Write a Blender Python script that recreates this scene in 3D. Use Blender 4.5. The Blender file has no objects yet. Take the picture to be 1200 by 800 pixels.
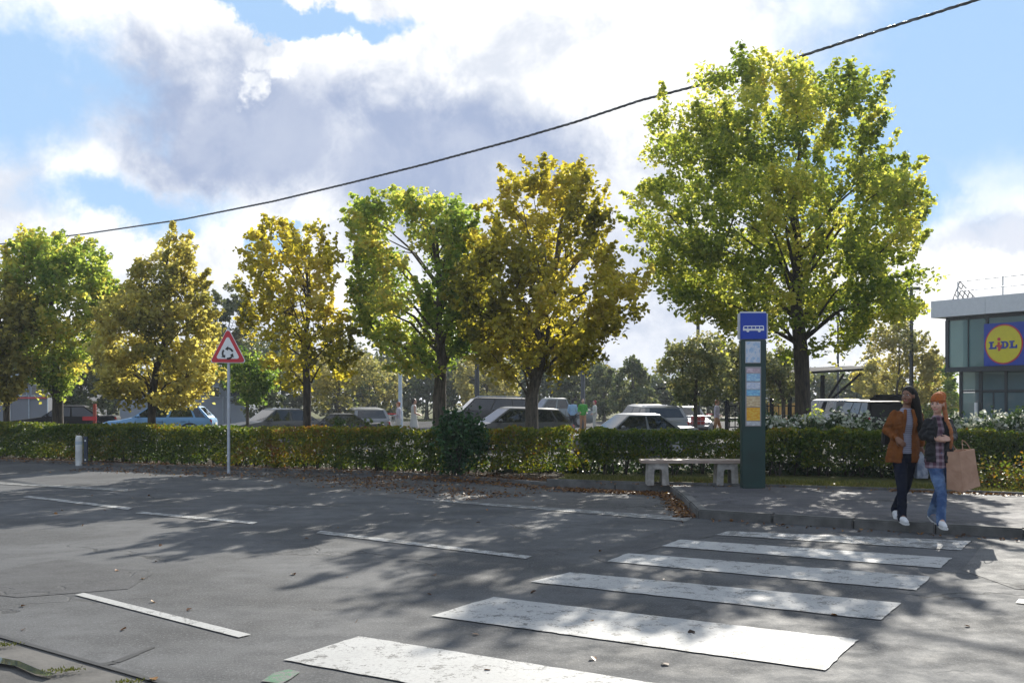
import bpy, bmesh, math, random
import numpy as np
from mathutils import Vector, Matrix, noise

random.seed(11)
rng = np.random.default_rng(11)
SC = bpy.context.scene
COL = SC.collection

# ------------------------------------------------------------------ camera
F, HZ, CX, H = 1190.0, 471.0, 600.0, 1.64      # focal length and horizon row in photo pixels, eye height
cam_d = bpy.data.cameras.new('camera')
cam = bpy.data.objects.new('camera', cam_d)
COL.objects.link(cam)
cam.location = (0, 0, H)
cam.rotation_euler = (math.radians(90), 0, 0)
cam_d.sensor_width = 36
cam_d.lens = 36 * F / 1200
cam_d.shift_y = (HZ - 400) / 1200
cam_d.clip_start = 0.05
cam_d.clip_end = 4000
SC.camera = cam

# ------------------------------------------------------------------ sun, sky, exposure
SUN_EL = math.radians(28)
SUN_AZ = math.atan2(0.312, 0.95)
sun_dir = Vector((math.sin(SUN_AZ) * math.cos(SUN_EL), math.cos(SUN_AZ) * math.cos(SUN_EL), math.sin(SUN_EL)))
sun_d = bpy.data.lights.new('sun', 'SUN')
sun_d.energy = 4.3
sun_d.angle = math.radians(0.35)
sun_d.color = (1.0, 0.945, 0.85)
sun = bpy.data.objects.new('sun', sun_d)
COL.objects.link(sun)
sun.rotation_euler = (-sun_dir).to_track_quat('-Z', 'Y').to_euler()
sun.location = (20, 60, 40)

SC.view_settings.view_transform = 'Standard'
SC.view_settings.look = 'None'
SC.view_settings.exposure = 0.95
SC.view_settings.gamma = 1
SC.render.engine = 'CYCLES'
SC.cycles.filter_width = 1.5
SC.cycles.max_bounces = 8
SC.cycles.transparent_max_bounces = 12
SC.cycles.volume_bounces = 0

class NT:
    """tiny node-graph helper"""
    def __init__(self, tree):
        self.t = tree
    def n(self, typ, **kw):
        nd = self.t.nodes.new(typ)
        for k, v in kw.items():
            setattr(nd, k, v)
        return nd
    def put(self, sock, v):
        if isinstance(v, bpy.types.NodeSocket):
            self.t.links.new(v, sock)
        elif v is not None:
            if hasattr(sock.default_value, '__len__') and len(sock.default_value) == 4 and len(v) == 3:
                v = (*v, 1)
            sock.default_value = v
    def m(self, op, a, b=None, c=None, clamp=False):
        nd = self.n('ShaderNodeMath', operation=op)
        nd.use_clamp = clamp
        self.put(nd.inputs[0], a)
        if b is not None: self.put(nd.inputs[1], b)
        if c is not None: self.put(nd.inputs[2], c)
        return nd.outputs[0]
    def ss(self, v, a, b, lo=0.0, hi=1.0):
        nd = self.n('ShaderNodeMapRange', interpolation_type='SMOOTHSTEP')
        self.put(nd.inputs[0], v)
        for i, q in enumerate((a, b, lo, hi)): self.put(nd.inputs[i + 1], q)
        return nd.outputs[0]
    def mix(self, f, a, b, blend='MIX'):
        nd = self.n('ShaderNodeMix', data_type='RGBA', blend_type=blend)
        self.put(nd.inputs[0], f)
        self.put(nd.inputs[6], a)
        self.put(nd.inputs[7], b)
        return nd.outputs[2]
    def noise(self, vec, scale, detail=4, rough=0.55, dist=0.0):
        nd = self.n('ShaderNodeTexNoise')
        if vec is not None: self.put(nd.inputs['Vector'], vec)
        nd.inputs['Scale'].default_value = scale
        nd.inputs['Detail'].default_value = detail
        nd.inputs['Roughness'].default_value = rough
        nd.inputs['Distortion'].default_value = dist
        return nd.outputs['Fac']
    def ramp(self, f, stops, interp='LINEAR'):
        nd = self.n('ShaderNodeValToRGB')
        nd.color_ramp.interpolation = interp
        e = nd.color_ramp.elements
        while len(e) < len(stops): e.new(0.5)
        for i, (p, c) in enumerate(stops):
            e[i].position = p
            e[i].color = (*c, 1) if len(c) == 3 else c
        self.put(nd.inputs[0], f)
        return nd.outputs[0]

def make_world():
    w = bpy.data.worlds.new('World')
    SC.world = w
    w.use_nodes = True
    t = NT(w.node_tree)
    for nd in list(w.node_tree.nodes): w.node_tree.nodes.remove(nd)
    out = t.n('ShaderNodeOutputWorld')
    bg = t.n('ShaderNodeBackground')
    bg.inputs[1].default_value = 0.1
    w.node_tree.links.new(bg.outputs[0], out.inputs[0])
    sky = t.n('ShaderNodeTexSky', sky_type='NISHITA')
    sky.sun_disc = False
    sky.sun_elevation = SUN_EL
    sky.sun_rotation = SUN_AZ
    sky.air_density = 1.0
    sky.dust_density = 0.0
    sky.ozone_density = 1.6
    tc = t.n('ShaderNodeTexCoord')
    d = tc.outputs['Generated']
    sep = t.n('ShaderNodeSeparateXYZ')
    t.put(sep.inputs[0], d)
    x, y, z = sep.outputs
    az = t.m('ARCTAN2', x, y)
    el = t.m('ARCSINE', z)
    big = t.noise(d, 5.0, 6, 0.6)
    fine = t.noise(d, 14.0, 7, 0.62, 0.3)
    wob = t.m('ADD', t.m('MULTIPLY', t.m('SUBTRACT', big, 0.5), 1.3), t.m('MULTIPLY', t.m('SUBTRACT', fine, 0.5), 1.5))
    wn = t.n('ShaderNodeTexNoise')
    wn.inputs['Scale'].default_value = 8.5
    wn.inputs['Detail'].default_value = 7
    wn.inputs['Roughness'].default_value = 0.62
    t.put(wn.inputs['Vector'], d)
    ws = t.n('ShaderNodeSeparateXYZ')
    t.put(ws.inputs[0], wn.outputs['Color'])
    azw = t.m('ADD', az, t.m('MULTIPLY', t.m('SUBTRACT', ws.outputs[0], 0.5), 0.22))
    elw = t.m('ADD', el, t.m('MULTIPLY', t.m('SUBTRACT', ws.outputs[1], 0.5), 0.15))
    def ell(px, py, rx, ry, amp=1.0, lo=0.75, hi=1.15):
        a = math.atan((px - CX) / F)
        e = math.atan((HZ - py) / F * math.cos(a))
        ra, re = rx / F * math.cos(a) ** 2, ry / F * math.cos(a)
        u = t.m('DIVIDE', t.m('SUBTRACT', azw, a), ra)
        v = t.m('DIVIDE', t.m('SUBTRACT', elw, e), re)
        q = t.m('SQRT', t.m('ADD', t.m('MULTIPLY', u, u), t.m('MULTIPLY', v, v)))
        q = t.m('ADD', q, t.m('MULTIPLY', wob, amp))
        return t.ss(q, lo, hi, 1.0, 0.0)
    def mx(*a):
        r = a[0]
        for b in a[1:]: r = t.m('MAXIMUM', r, b)
        return r
    # gaps of blue between the clouds
    front = t.ss(t.m('ADD', t.m('ABSOLUTE', az), t.m('MULTIPLY', wob, 0.1)), 0.5, 0.8, 1.0, 0.0)
    front = t.m('MULTIPLY', front, t.ss(el, 0.38, 0.6, 1.0, 0.0))
    front = t.m('MULTIPLY', front, t.ss(y, 0.1, 0.4))
    gaps = mx(ell(10, 95, 150, 90, 0.45, 0.5, 1.25), ell(150, 238, 130, 34, 0.5, 0.45, 1.3), ell(350, 6, 140, 24, 0.35),
              ell(1120, 80, 240, 175, 0.22, 0.4, 1.3), ell(1010, 190, 130, 110, 0.3, .5, 1.2), ell(330, 292, 60, 16, 0.7))
    other = t.ss(t.noise(d, 2.3, 5, 0.55), 0.46, 0.60)
    gap = t.m('ADD', t.m('MULTIPLY', gaps, front), t.m('MULTIPLY', other, t.m('SUBTRACT', 1.0, front)), clamp=True)
    # grey undersides of the thick clouds
    dk = mx(ell(300, 150, 215, 92, 0.32, 0.45, 1.25),
            ell(520, 185, 190, 78, 0.36, 0.4, 1.3),
            t.m('MULTIPLY', ell(680, 300, 190, 150, 0.3, 0.3, 1.3), 0.62),
            t.m('MULTIPLY', ell(1165, 285, 110, 36, 0.55, 0.5, 1.2), 0.6),
            t.m('MULTIPLY', ell(760, 410, 260, 70, 0.4, 0.4, 1.2), 0.45))
    bright = mx(ell(292, 96, 30, 22, 0.9, 0.4, 1.0), ell(335, 70, 50, 16, 0.9, 0.4, 1.0))
    dk = t.m('MULTIPLY', dk, t.m('SUBTRACT', 1.0, t.m('MULTIPLY', bright, 0.9)))
    oth_dk = t.m('MULTIPLY', t.ss(t.noise(d, 3.1, 5, 0.6), 0.42, 0.62), t.m('SUBTRACT', 1.0, front))
    dk = t.m('ADD', t.m('MULTIPLY', dk, front), oth_dk, clamp=True)
    dk = t.m('MULTIPLY', dk, t.ss(fine, 0.2, 0.75, 1.08, 0.86), clamp=True)
    dk = t.m('MULTIPLY', dk, 0.88, clamp=True)
    # towards the sun the air glows and the clouds shine through; away from it both are dimmer
    sd = t.n('ShaderNodeVectorMath', operation='DOT_PRODUCT')
    t.put(sd.inputs[0], d)
    sd.inputs[1].default_value = tuple(sun_dir)
    prox = t.ss(sd.outputs['Value'], 0.25, 0.85)
    white = t.mix(t.ss(t.m('ADD', t.m('MULTIPLY', fine, 0.6), t.m('MULTIPLY', big, 0.4)), 0.38, 0.56), (4.0, 4.25, 4.75), (6.2, 6.2, 6.2))
    cloud = t.mix(dk, white, (1.8, 2.25, 3.35))
    blue = t.mix(t.ss(prox, 0.0, 1.0, 0.45, 0.92), sky.outputs[0], (2.2, 3.35, 4.95))
    cloud = t.mix(prox, t.mix(1.0, cloud, (1.0, 1.0, 1.02), 'MULTIPLY'), cloud)
    col = t.mix(gap, cloud, blue)
    # below the horizon the sky goes on as plain haze
    t.put(bg.inputs[0], col)
make_world()

# ------------------------------------------------------------------ helpers
def G(px, py, z=0.0):
    """ground point seen at photo pixel px,py (survey of the photograph)"""
    Y = F * (H - z) / (py - HZ)
    return Vector(((px - CX) * Y / F, Y, z))
def P(px, py, Y):
    return Vector(((px - CX) * Y / F, Y, H + (HZ - py) * Y / F))

def tag(o, label=None, cat=None, group=None, kind=None):
    if label: o['label'] = label
    if cat: o['category'] = cat
    if group: o['group'] = group
    if kind: o['kind'] = kind
    return o

def empty(name, loc=(0, 0, 0), rz=0.0, label=None, cat=None, group=None, kind=None):
    o = bpy.data.objects.new(name, None)
    o.empty_display_size = 0.2
    COL.objects.link(o)
    o.location = loc
    o.rotation_euler = (0, 0, rz)
    return tag(o, label, cat, group, kind)

def link(name, me, parent=None):
    o = bpy.data.objects.new(name, me)
    COL.objects.link(o)
    if parent is not None: o.parent = parent
    return o

def copy_tree(o, parent=None):
    c = o.copy()
    COL.objects.link(c)
    if parent is not None: c.parent = parent
    for ch in list(o.children): copy_tree(ch, c)
    return c

class MB:
    def __init__(self):
        self.v = []; self.f = []
    def add(self, vs, fs):
        b = len(self.v)
        self.v += [tuple(p) for p in vs]
        self.f += [tuple(i + b for i in f) for f in fs]
        return self
    def box(self, c, s, rz=0.0, M=None):
        x, y, z = s[0] / 2, s[1] / 2, s[2] / 2
        vs = [Vector((a, b, d)) for d in (-z, z) for b in (-y, y) for a in (-x, x)]
        R = M if M is not None else Matrix.Rotation(rz, 3, 'Z')
        vs = [R @ p + Vector(c) for p in vs]
        return self.add(vs, [(0, 2, 3, 1), (4, 5, 7, 6), (0, 1, 5, 4), (2, 6, 7, 3), (0, 4, 6, 2), (1, 3, 7, 5)])
    def tube(self, pts, rad, n=8, cap=True):
        pts = [Vector(p) for p in pts]
        if not hasattr(rad, '__len__'): rad = [rad] * len(pts)
        rings = []
        up = None
        for i, p in enumerate(pts):
            d = (pts[min(i + 1, len(pts) - 1)] - pts[max(i - 1, 0)])
            if d.length < 1e-9: d = Vector((0, 0, 1))
            d.normalize()
            if up is None:
                up = Vector((1, 0, 0)) if abs(d.x) < 0.8 else Vector((0, 1, 0))
            a = up - d * up.dot(d)
            if a.length < 1e-6: a = d.orthogonal()
            a.normalize(); up = a
            b = d.cross(a)
            rings.append([p + (a * math.cos(k * 2 * math.pi / n) + b * math.sin(k * 2 * math.pi / n)) * rad[i] for k in range(n)])
        vs = [q for r in rings for q in r]
        fs = []
        for i in range(len(pts) - 1):
            for k in range(n):
                k2 = (k + 1) % n
                fs.append((i * n + k, i * n + k2, (i + 1) * n + k2, (i + 1) * n + k))
        if cap:
            fs.append(tuple(range(n - 1, -1, -1)))
            fs.append(tuple((len(pts) - 1) * n + k for k in range(n)))
        return self.add(vs, fs)
    def rings(self, rs, cap=True):
        n = len(rs[0])
        vs = [q for r in rs for q in r]
        fs = []
        for i in range(len(rs) - 1):
            for k in range(n):
                k2 = (k + 1) % n
                fs.append((i * n + k, i * n + k2, (i + 1) * n + k2, (i + 1) * n + k))
        if cap:
            fs.append(tuple(range(n - 1, -1, -1)))
            fs.append(tuple((len(rs) - 1) * n + k for k in range(n)))
        return self.add(vs, fs)
    def loft(self, secs, n=16):
        """secs: (cx, cy, z, rx, ry)"""
        return self.rings([[Vector((cx + rx * math.cos(2 * math.pi * k / n), cy + ry * math.sin(2 * math.pi * k / n), z)) for k in range(n)] for cx, cy, z, rx, ry in secs])
    def ball(self, c, r, n=12, m=8, R=None):
        if not hasattr(r, '__len__'): r = (r, r, r)
        c = Vector(c)
        def T(v):
            v = Vector(v)
            return (R @ v if R is not None else v) + c
        vs = [T((0, 0, -r[2]))]
        for i in range(1, m):
            th = math.pi * i / m
            for k in range(n):
                ph = 2 * math.pi * k / n
                vs.append(T((r[0] * math.sin(th) * math.cos(ph), r[1] * math.sin(th) * math.sin(ph), -r[2] * math.cos(th))))
        vs.append(T((0, 0, r[2])))
        fs = []
        for k in range(n):
            fs.append((0, 1 + (k + 1) % n, 1 + k))
        for i in range(m - 2):
            for k in range(n):
                k2 = (k + 1) % n
                a = 1 + i * n
                fs.append((a + k, a + k2, a + n + k2, a + n + k))
        last = len(vs) - 1
        a = 1 + (m - 2) * n
        for k in range(n):
            fs.append((a + k, a + (k + 1) % n, last))
        return self.add(vs, fs)
    def prism(self, poly, d, M=None):
        """poly of (x,z) in the local XZ plane, from y=0 to y=d"""
        n = len(poly)
        vs = [Vector((x, 0, z)) for x, z in poly] + [Vector((x, d, z)) for x, z in poly]
        if M is not None: vs = [M @ p for p in vs]
        fs = [tuple(range(n)), tuple(range(2 * n - 1, n - 1, -1))]
        for k in range(n):
            k2 = (k + 1) % n
            fs.append((k, k + n, k2 + n, k2))
        return self.add(vs, fs)
    def sheet(self, poly, z=None):
        vs = [(p[0], p[1], (p[2] if z is None else z)) for p in poly]
        return self.add(vs, [tuple(range(len(vs)))])
    def build(self, name, mat, parent=None, smooth=False, bevel=0.0, angle=40):
        me = bpy.data.meshes.new(name)
        me.from_pydata(self.v, [], self.f)
        bm = bmesh.new()
        bm.from_mesh(me)
        bmesh.ops.recalc_face_normals(bm, faces=bm.faces)
        if bevel > 0:
            es = [e for e in bm.edges if len(e.link_faces) == 2 and e.calc_face_angle(0) > 0.6]
            bmesh.ops.bevel(bm, geom=es, offset=bevel, segments=2, affect='EDGES', clamp_overlap=True)
        bm.to_mesh(me); bm.free()
        if smooth:
            me.shade_smooth()
            me.set_sharp_from_angle(angle=math.radians(angle))
        me.materials.append(mat)
        return link(name, me, parent)

# ------------------------------------------------------------------ materials
def new_mat(name):
    m = bpy.data.materials.new(name)
    m.use_nodes = True
    t = NT(m.node_tree)
    b = m.node_tree.nodes['Principled BSDF']
    return m, t, b

def simple(name, col, rough=0.6, metal=0.0, var=0.12, scale=6.0, spec=0.5, bump=0.0, coat=0.0):
    m, t, b = new_mat(name)
    tc = t.n('ShaderNodeTexCoord')
    n = t.noise(tc.outputs['Object'], scale, 5, 0.6)
    lo = tuple(max(0, c * (1 - var)) for c in col)
    hi = tuple(min(1, c * (1 + var)) for c in col)
    t.put(b.inputs['Base Color'], t.mix(t.ss(n, 0.3, 0.7), lo, hi))
    t.put(b.inputs['Roughness'], t.ss(n, 0.25, 0.75, max(0.02, rough - 0.08), min(1, rough + 0.08)))
    b.inputs['Metallic'].default_value = metal
    b.inputs['Specular IOR Level'].default_value = spec
    if coat:
        b.inputs['Coat Weight'].default_value = coat
        b.inputs['Coat Roughness'].default_value = 0.06
    if bump:
        bp = t.n('ShaderNodeBump')
        bp.inputs['Strength'].default_value = bump
        bp.inputs['Distance'].default_value = 0.01
        t.put(bp.inputs['Height'], t.noise(tc.outputs['Object'], scale * 12, 4, 0.6))
        t.put(b.inputs['Normal'], bp.outputs[0])
    return m

def leaf_mat(name, stops, trans=0.45, tcol=(1.25, 1.2, 0.6), rough=0.5):
    m, t, b = new_mat(name)
    at = t.n('ShaderNodeAttribute', attribute_name='tint')
    col = t.ramp(at.outputs['Fac'], stops)
    t.put(b.inputs['Base Color'], col)
    b.inputs['Roughness'].default_value = rough
    b.inputs['Specular IOR Level'].default_value = 0.35
    tr = t.n('ShaderNodeBsdfTranslucent')
    t.put(tr.inputs[0], t.mix(1.0, col, tcol, 'MULTIPLY'))
    mx = t.n('ShaderNodeMixShader')
    mx.inputs[0].default_value = trans
    t.t.links.new(b.outputs[0], mx.inputs[1])
    t.t.links.new(tr.outputs[0], mx.inputs[2])
    out = [q for q in t.t.nodes if q.type == 'OUTPUT_MATERIAL'][0]
    t.t.links.new(mx.outputs[0], out.inputs[0])
    return m

def asphalt(name, base=(0.078, 0.080, 0.082), dark=0.52, light=1.4, cracks=0.7, patch=1.0, speck=0.85):
    m, t, b = new_mat(name)
    geo = t.n('ShaderNodeNewGeometry')
    p = geo.outputs['Position']
    mp = t.n('ShaderNodeMapping')
    mp.inputs['Rotation'].default_value = (0, 0, math.radians(35))
    mp.inputs['Scale'].default_value = (0.22, 1.0, 1.0)
    t.put(mp.inputs[0], p)
    along = t.noise(mp.outputs[0], 1.3, 6, 0.62)
    n1 = t.noise(p, 0.55, 6, 0.6, 0.4)
    n2 = t.noise(p, 3.2, 6, 0.65)
    n3 = t.noise(p, 48.0, 4, 0.75)
    n4 = t.noise(p, 120.0, 3, 0.7)
    c = t.mix(t.ss(n1, 0.35, 0.68), tuple(q * dark for q in base), tuple(q * 1.1 for q in base))
    c = t.mix(t.ss(along, 0.42, 0.72, 0.0, 0.5 * patch), c, tuple(q * light for q in base))
    c = t.mix(t.ss(n2, 0.5, 0.68, 0.0, 0.6), c, tuple(q * 0.7 for q in base))
    c = t.mix(t.ss(n3, 0.50, 0.68, 0.0, speck), c, tuple(q * 1.9 for q in base))
    c = t.mix(t.ss(n4, 0.56, 0.75, 0.0, speck), c, tuple(q * 0.35 for q in base))
    vo = t.n('ShaderNodeTexVoronoi', feature='DISTANCE_TO_EDGE')
    vo.inputs['Scale'].default_value = 0.42
    wob = t.n('ShaderNodeVectorMath', operation='ADD')
    nz = t.n('ShaderNodeTexNoise')
    nz.inputs['Scale'].default_value = 2.5
    nz.inputs['Detail'].default_value = 6
    t.put(nz.inputs['Vector'], p)
    sc = t.n('ShaderNodeVectorMath', operation='SCALE')
    t.put(sc.inputs[0], nz.outputs['Color'])
    sc.inputs['Scale'].default_value = 0.9
    t.put(wob.inputs[0], p); t.put(wob.inputs[1], sc.outputs[0])
    t.put(vo.inputs['Vector'], wob.outputs[0])
    cr = t.ss(vo.outputs['Distance'], 0.004, 0.016, 1.0, 0.0)
    cr = t.m('MULTIPLY', cr, t.ss(t.noise(p, 0.35, 3, 0.5), 0.5, 0.62))
    c = t.mix(t.m('MULTIPLY', cr, cracks), c, tuple(q * 0.25 for q in base))
    t.put(b.inputs['Base Color'], c)
    t.put(b.inputs['Roughness'], t.ss(n2, 0.3, 0.7, 0.72, 0.92))
    b.inputs['Specular IOR Level'].default_value = 0.3
    bp = t.n('ShaderNodeBump')
    bp.inputs['Strength'].default_value = 0.55
    bp.inputs['Distance'].default_value = 0.008
    hgt = t.m('SUBTRACT', t.m('ADD', n3, t.m('MULTIPLY', n4, 0.6)), t.m('MULTIPLY', cr, 2.0))
    t.put(bp.inputs['Height'], hgt)
    t.put(b.inputs['Normal'], bp.outputs[0])
    return m

def paint_mat(name, wear, col=(0.385, 0.385, 0.37), under=(0.11, 0.11, 0.105)):
    """road paint, worn through to the asphalt in places"""
    m, t, b = new_mat(name)
    geo = t.n('ShaderNodeNewGeometry')
    p = geo.outputs['Position']
    a = t.noise(p, 6.0, 8, 0.72)
    f = t.noise(p, 60.0, 4, 0.7)
    s = t.noise(p, 1.4, 4, 0.6)
    v = t.m('ADD', t.m('MULTIPLY', a, 0.65), t.m('MULTIPLY', f, 0.35))
    hole = t.ss(v, 0.62 - wear * 0.26, 0.67 - wear * 0.26)
    vo = t.n('ShaderNodeTexVoronoi', feature='DISTANCE_TO_EDGE')
    vo.inputs['Scale'].default_value = 1.1
    nz = t.n('ShaderNodeTexNoise')
    nz.inputs['Scale'].default_value = 4
    nz.inputs['Detail'].default_value = 6
    t.put(nz.inputs['Vector'], p)
    ad = t.n('ShaderNodeVectorMath', operation='ADD')
    t.put(ad.inputs[0], p); t.put(ad.inputs[1], nz.outputs['Color'])
    t.put(vo.inputs['Vector'], ad.outputs[0])
    crack = t.m('MULTIPLY', t.ss(vo.outputs['Distance'], 0.003, 0.012, 0.75, 0.0), t.ss(s, 0.45, 0.6))
    c = t.mix(t.ss(s, 0.3, 0.7), tuple(q * 0.86 for q in col), col)
    c = t.mix(t.ss(f, 0.45, 0.62, 0, 0.4), c, tuple(q * 0.55 for q in col))
    c = t.mix(t.m('MAXIMUM', hole, crack), c, under)
    t.put(b.inputs['Base Color'], c)
    b.inputs['Roughness'].default_value = 0.7
    bp = t.n('ShaderNodeBump')
    bp.inputs['Strength'].default_value = 0.35
    bp.inputs['Distance'].default_value = 0.005
    t.put(bp.inputs['Height'], t.m('SUBTRACT', f, t.m('MAXIMUM', hole, crack)))
    t.put(b.inputs['Normal'], bp.outputs[0])
    return m

def soil_mat(name, cols, scale=3.0):
    m, t, b = new_mat(name)
    geo = t.n('ShaderNodeNewGeometry')
    p = geo.outputs['Position']
    n = t.noise(p, scale, 8, 0.7)
    f = t.noise(p, scale * 16, 4, 0.7)
    c = t.ramp(t.m('ADD', t.m('MULTIPLY', n, 0.6), t.m('MULTIPLY', f, 0.4)), [(0.32, cols[0]), (0.5, cols[1]), (0.66, cols[2])])
    t.put(b.inputs['Base Color'], c)
    b.inputs['Roughness'].default_value = 0.95
    b.inputs['Specular IOR Level'].default_value = 0.2
    bp = t.n('ShaderNodeBump')
    bp.inputs['Strength'].default_value = 0.9
    bp.inputs['Distance'].default_value = 0.03
    t.put(bp.inputs['Height'], f)
    t.put(b.inputs['Normal'], bp.outputs[0])
    return m

def bark_mat(name, c1, c2):
    m, t, b = new_mat(name)
    tc = t.n('ShaderNodeTexCoord')
    mp = t.n('ShaderNodeMapping')
    mp.inputs['Scale'].default_value = (9, 9, 1.6)
    t.put(mp.inputs[0], tc.outputs['Object'])
    n = t.noise(mp.outputs[0], 2.2, 7, 0.68, 0.5)
    t.put(b.inputs['Base Color'], t.mix(t.ss(n, 0.35, 0.68), c1, c2))
    b.inputs['Roughness'].default_value = 0.9
    bp = t.n('ShaderNodeBump')
    bp.inputs['Strength'].default_value = 0.8
    bp.inputs['Distance'].default_value = 0.03
    t.put(bp.inputs['Height'], n)
    t.put(b.inputs['Normal'], bp.outputs[0])
    return m

def glass_mat(name, col, rough=0.04, alpha=0.0):
    m, t, b = new_mat(name)
    tc = t.n('ShaderNodeTexCoord')
    n = t.noise(tc.outputs['Object'], 1.2, 3, 0.5)
    t.put(b.inputs['Base Color'], t.mix(n, tuple(c * 0.8 for c in col), tuple(c * 1.2 for c in col)))
    b.inputs['Roughness'].default_value = rough
    b.inputs['Specular IOR Level'].default_value = 0.7
    if alpha:
        tr = t.n('ShaderNodeBsdfTransparent')
        tr.inputs[0].default_value = (0.72, 0.84, 0.80, 1)
        mx = t.n('ShaderNodeMixShader')
        mx.inputs[0].default_value = alpha
        t.t.links.new(b.outputs[0], mx.inputs[1])
        t.t.links.new(tr.outputs[0], mx.inputs[2])
        out = [q for q in t.t.nodes if q.type == 'OUTPUT_MATERIAL'][0]
        t.t.links.new(mx.outputs[0], out.inputs[0])
    return m

M = {}
M['road'] = asphalt('road asphalt')
M['pave'] = asphalt('pavement asphalt', (0.07, 0.068, 0.072), 0.6, 1.5, 0.6, 1.0, 0.85)
M['park'] = asphalt('car park asphalt', (0.07, 0.07, 0.07), 0.8, 1.2, 0.3, 0.8, 0.3)
M['park'].node_tree.nodes['Principled BSDF'].inputs['Specular IOR Level'].default_value = 0.02
M['paint'] = paint_mat('road paint', 0.34)
M['paint_worn'] = paint_mat('worn road paint', 0.70)
M['paint_old'] = paint_mat('old road paint', 0.55)
M['green_paint'] = paint_mat('green spray paint', 0.62, (0.04, 0.15, 0.07))
M['kerb'] = simple('kerb concrete', (0.10, 0.097, 0.09), 0.85, var=0.4, scale=3, bump=0.4)
M['gutter'] = simple('gutter concrete', (0.085, 0.08, 0.072), 0.85, var=0.4, scale=2.2, bump=0.5)
M['tar'] = simple('tar joint', (0.02, 0.02, 0.02), 0.6, var=0.2)
M['soil'] = soil_mat('verge soil', [(0.02, 0.015, 0.010), (0.045, 0.034, 0.022), (0.085, 0.06, 0.03)])
M['grassbed'] = soil_mat('grass bed', [(0.03, 0.035, 0.008), (0.07, 0.08, 0.015), (0.14, 0.11, 0.03)], 2.5)
M['ground'] = soil_mat('far ground', [(0.06, 0.07, 0.03), (0.09, 0.10, 0.04), (0.12, 0.11, 0.06)], 0.2)
M['steel'] = simple('galvanised steel', (0.42, 0.45, 0.50), 0.42, 0.55, 0.12, 8)
M['darkpole'] = simple('dark painted pole', (0.045, 0.048, 0.052), 0.45, 0.2)
M['palepole'] = simple('pale painted pole', (0.36, 0.42, 0.46), 0.5)
M['white'] = simple('white paint', (0.78, 0.78, 0.76), 0.5, var=0.05)
M['concrete'] = simple('pale concrete', (0.30, 0.28, 0.25), 0.85, var=0.3, scale=7, bump=0.4)
M['black'] = simple('black paint', (0.012, 0.012, 0.013), 0.4)
M['rubber'] = simple('tyre rubber', (0.02, 0.02, 0.02), 0.8)
M['red'] = simple('sign red', (0.55, 0.02, 0.035), 0.4, var=0.05)
M['blue'] = simple('sign blue', (0.004, 0.042, 0.36), 0.5, var=0.05)
M['bark'] = bark_mat('grey brown bark', (0.045, 0.036, 0.028), (0.15, 0.125, 0.095))
M['bark_dark'] = bark_mat('dark bark', (0.025, 0.021, 0.018), (0.085, 0.068, 0.052))
# ------------------------------------------------------------------ ground, road, pavement
def V2(v, z): return (v[0], v[1], z)
PZ = 0.12                                               # pavement height
kerb_px = [(0, 541), (130, 546), (268, 551), (450, 556), (560, 563), (660, 571), (785, 576)]
kerb_line = [G(*p) for p in kerb_px] + [G(800, 588), G(818, 607)] + [G(1000, 619), G(1200, 631)]
dl = (kerb_line[0] - kerb_line[1]).normalized()
kerb_line = [kerb_line[0] + dl * 60, kerb_line[0] + dl * 12] + kerb_line
dr = (kerb_line[-1] - kerb_line[-2]).normalized()
kerb_line = kerb_line + [kerb_line[-1] + dr * 6, kerb_line[-1] + dr * 14, kerb_line[-1] + dr * 60]

hedge_line = [G(0, 536, .1), G(268, 545, .1), G(500, 553, .1), G(670, 554, .1), G(690, 557, .1), G(880, 557, .1), G(1040, 561, .1), G(1200, 566, .1)]
hd = (hedge_line[0] - hedge_line[1]).normalized()
hedge_line = [hedge_line[0] + hd * 45, hedge_line[0] + hd * 14] + hedge_line
he = (hedge_line[-1] - hedge_line[-2]).normalized()
hedge_line = hedge_line + [hedge_line[-1] + he * 9, hedge_line[-1] + he * 45]

def zpark(Y): return 0.02 + 0.16 * min(1, max(0, (Y - 30) / 16))

def structure(o): o['kind'] = 'structure'; return o

g = MB().sheet([(-1500, -300, -0.3), (1500, -300, -0.3), (1500, 2500, -0.3), (-1500, 2500, -0.3)])
structure(g.build('ground', M['ground']))

# the near edge of the carriageway: a concrete gutter strip
near_px = [(0, 746), (115, 779)]
nk = [G(*p) for p in near_px]
nd = (nk[1] - nk[0]).normalized()
near_line = [nk[0] - nd * 70, nk[0] - nd * 5, nk[0], nk[1], nk[1] + nd * 2.2, nk[1] + nd * 80]
# the carriageway is one sheet: near edge -> far kerb
road = MB()
A = near_line
road.sheet([V2(p, 0) for p in A] + [V2(p, 0) for p in reversed(kerb_line)])
road_o = structure(road.build('road', M['road']))

def strip(line_a, off0, off1, z0, z1=None):
    """sheet between two parallels of a line; positive offsets lie to the left of its direction"""
    n = len(line_a)
    L0, L1 = [], []
    for i in range(n):
        d = (line_a[min(i + 1, n - 1)] - line_a[max(i - 1, 0)])
        d.z = 0; d.normalize()
        nr = Vector((-d.y, d.x, 0))
        L0.append(line_a[i] + nr * off0); L1.append(line_a[i] + nr * off1)
    m = MB()
    z1 = z0 if z1 is None else z1
    for i in range(n - 1):
        m.add([V2(L0[i], z0), V2(L0[i + 1], z0), V2(L1[i + 1], z1), V2(L1[i], z1)], [(0, 1, 2, 3)])
    return m, L0, L1

m, _, _ = strip(near_line, 0.045, -0.55, -0.004, -0.03)
structure(m.build('gutter', M['gutter']))
m, _, _ = strip(near_line, -0.55, -12, -0.02, 0.02)
structure(m.build('near_pavement', M['gutter']))
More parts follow.
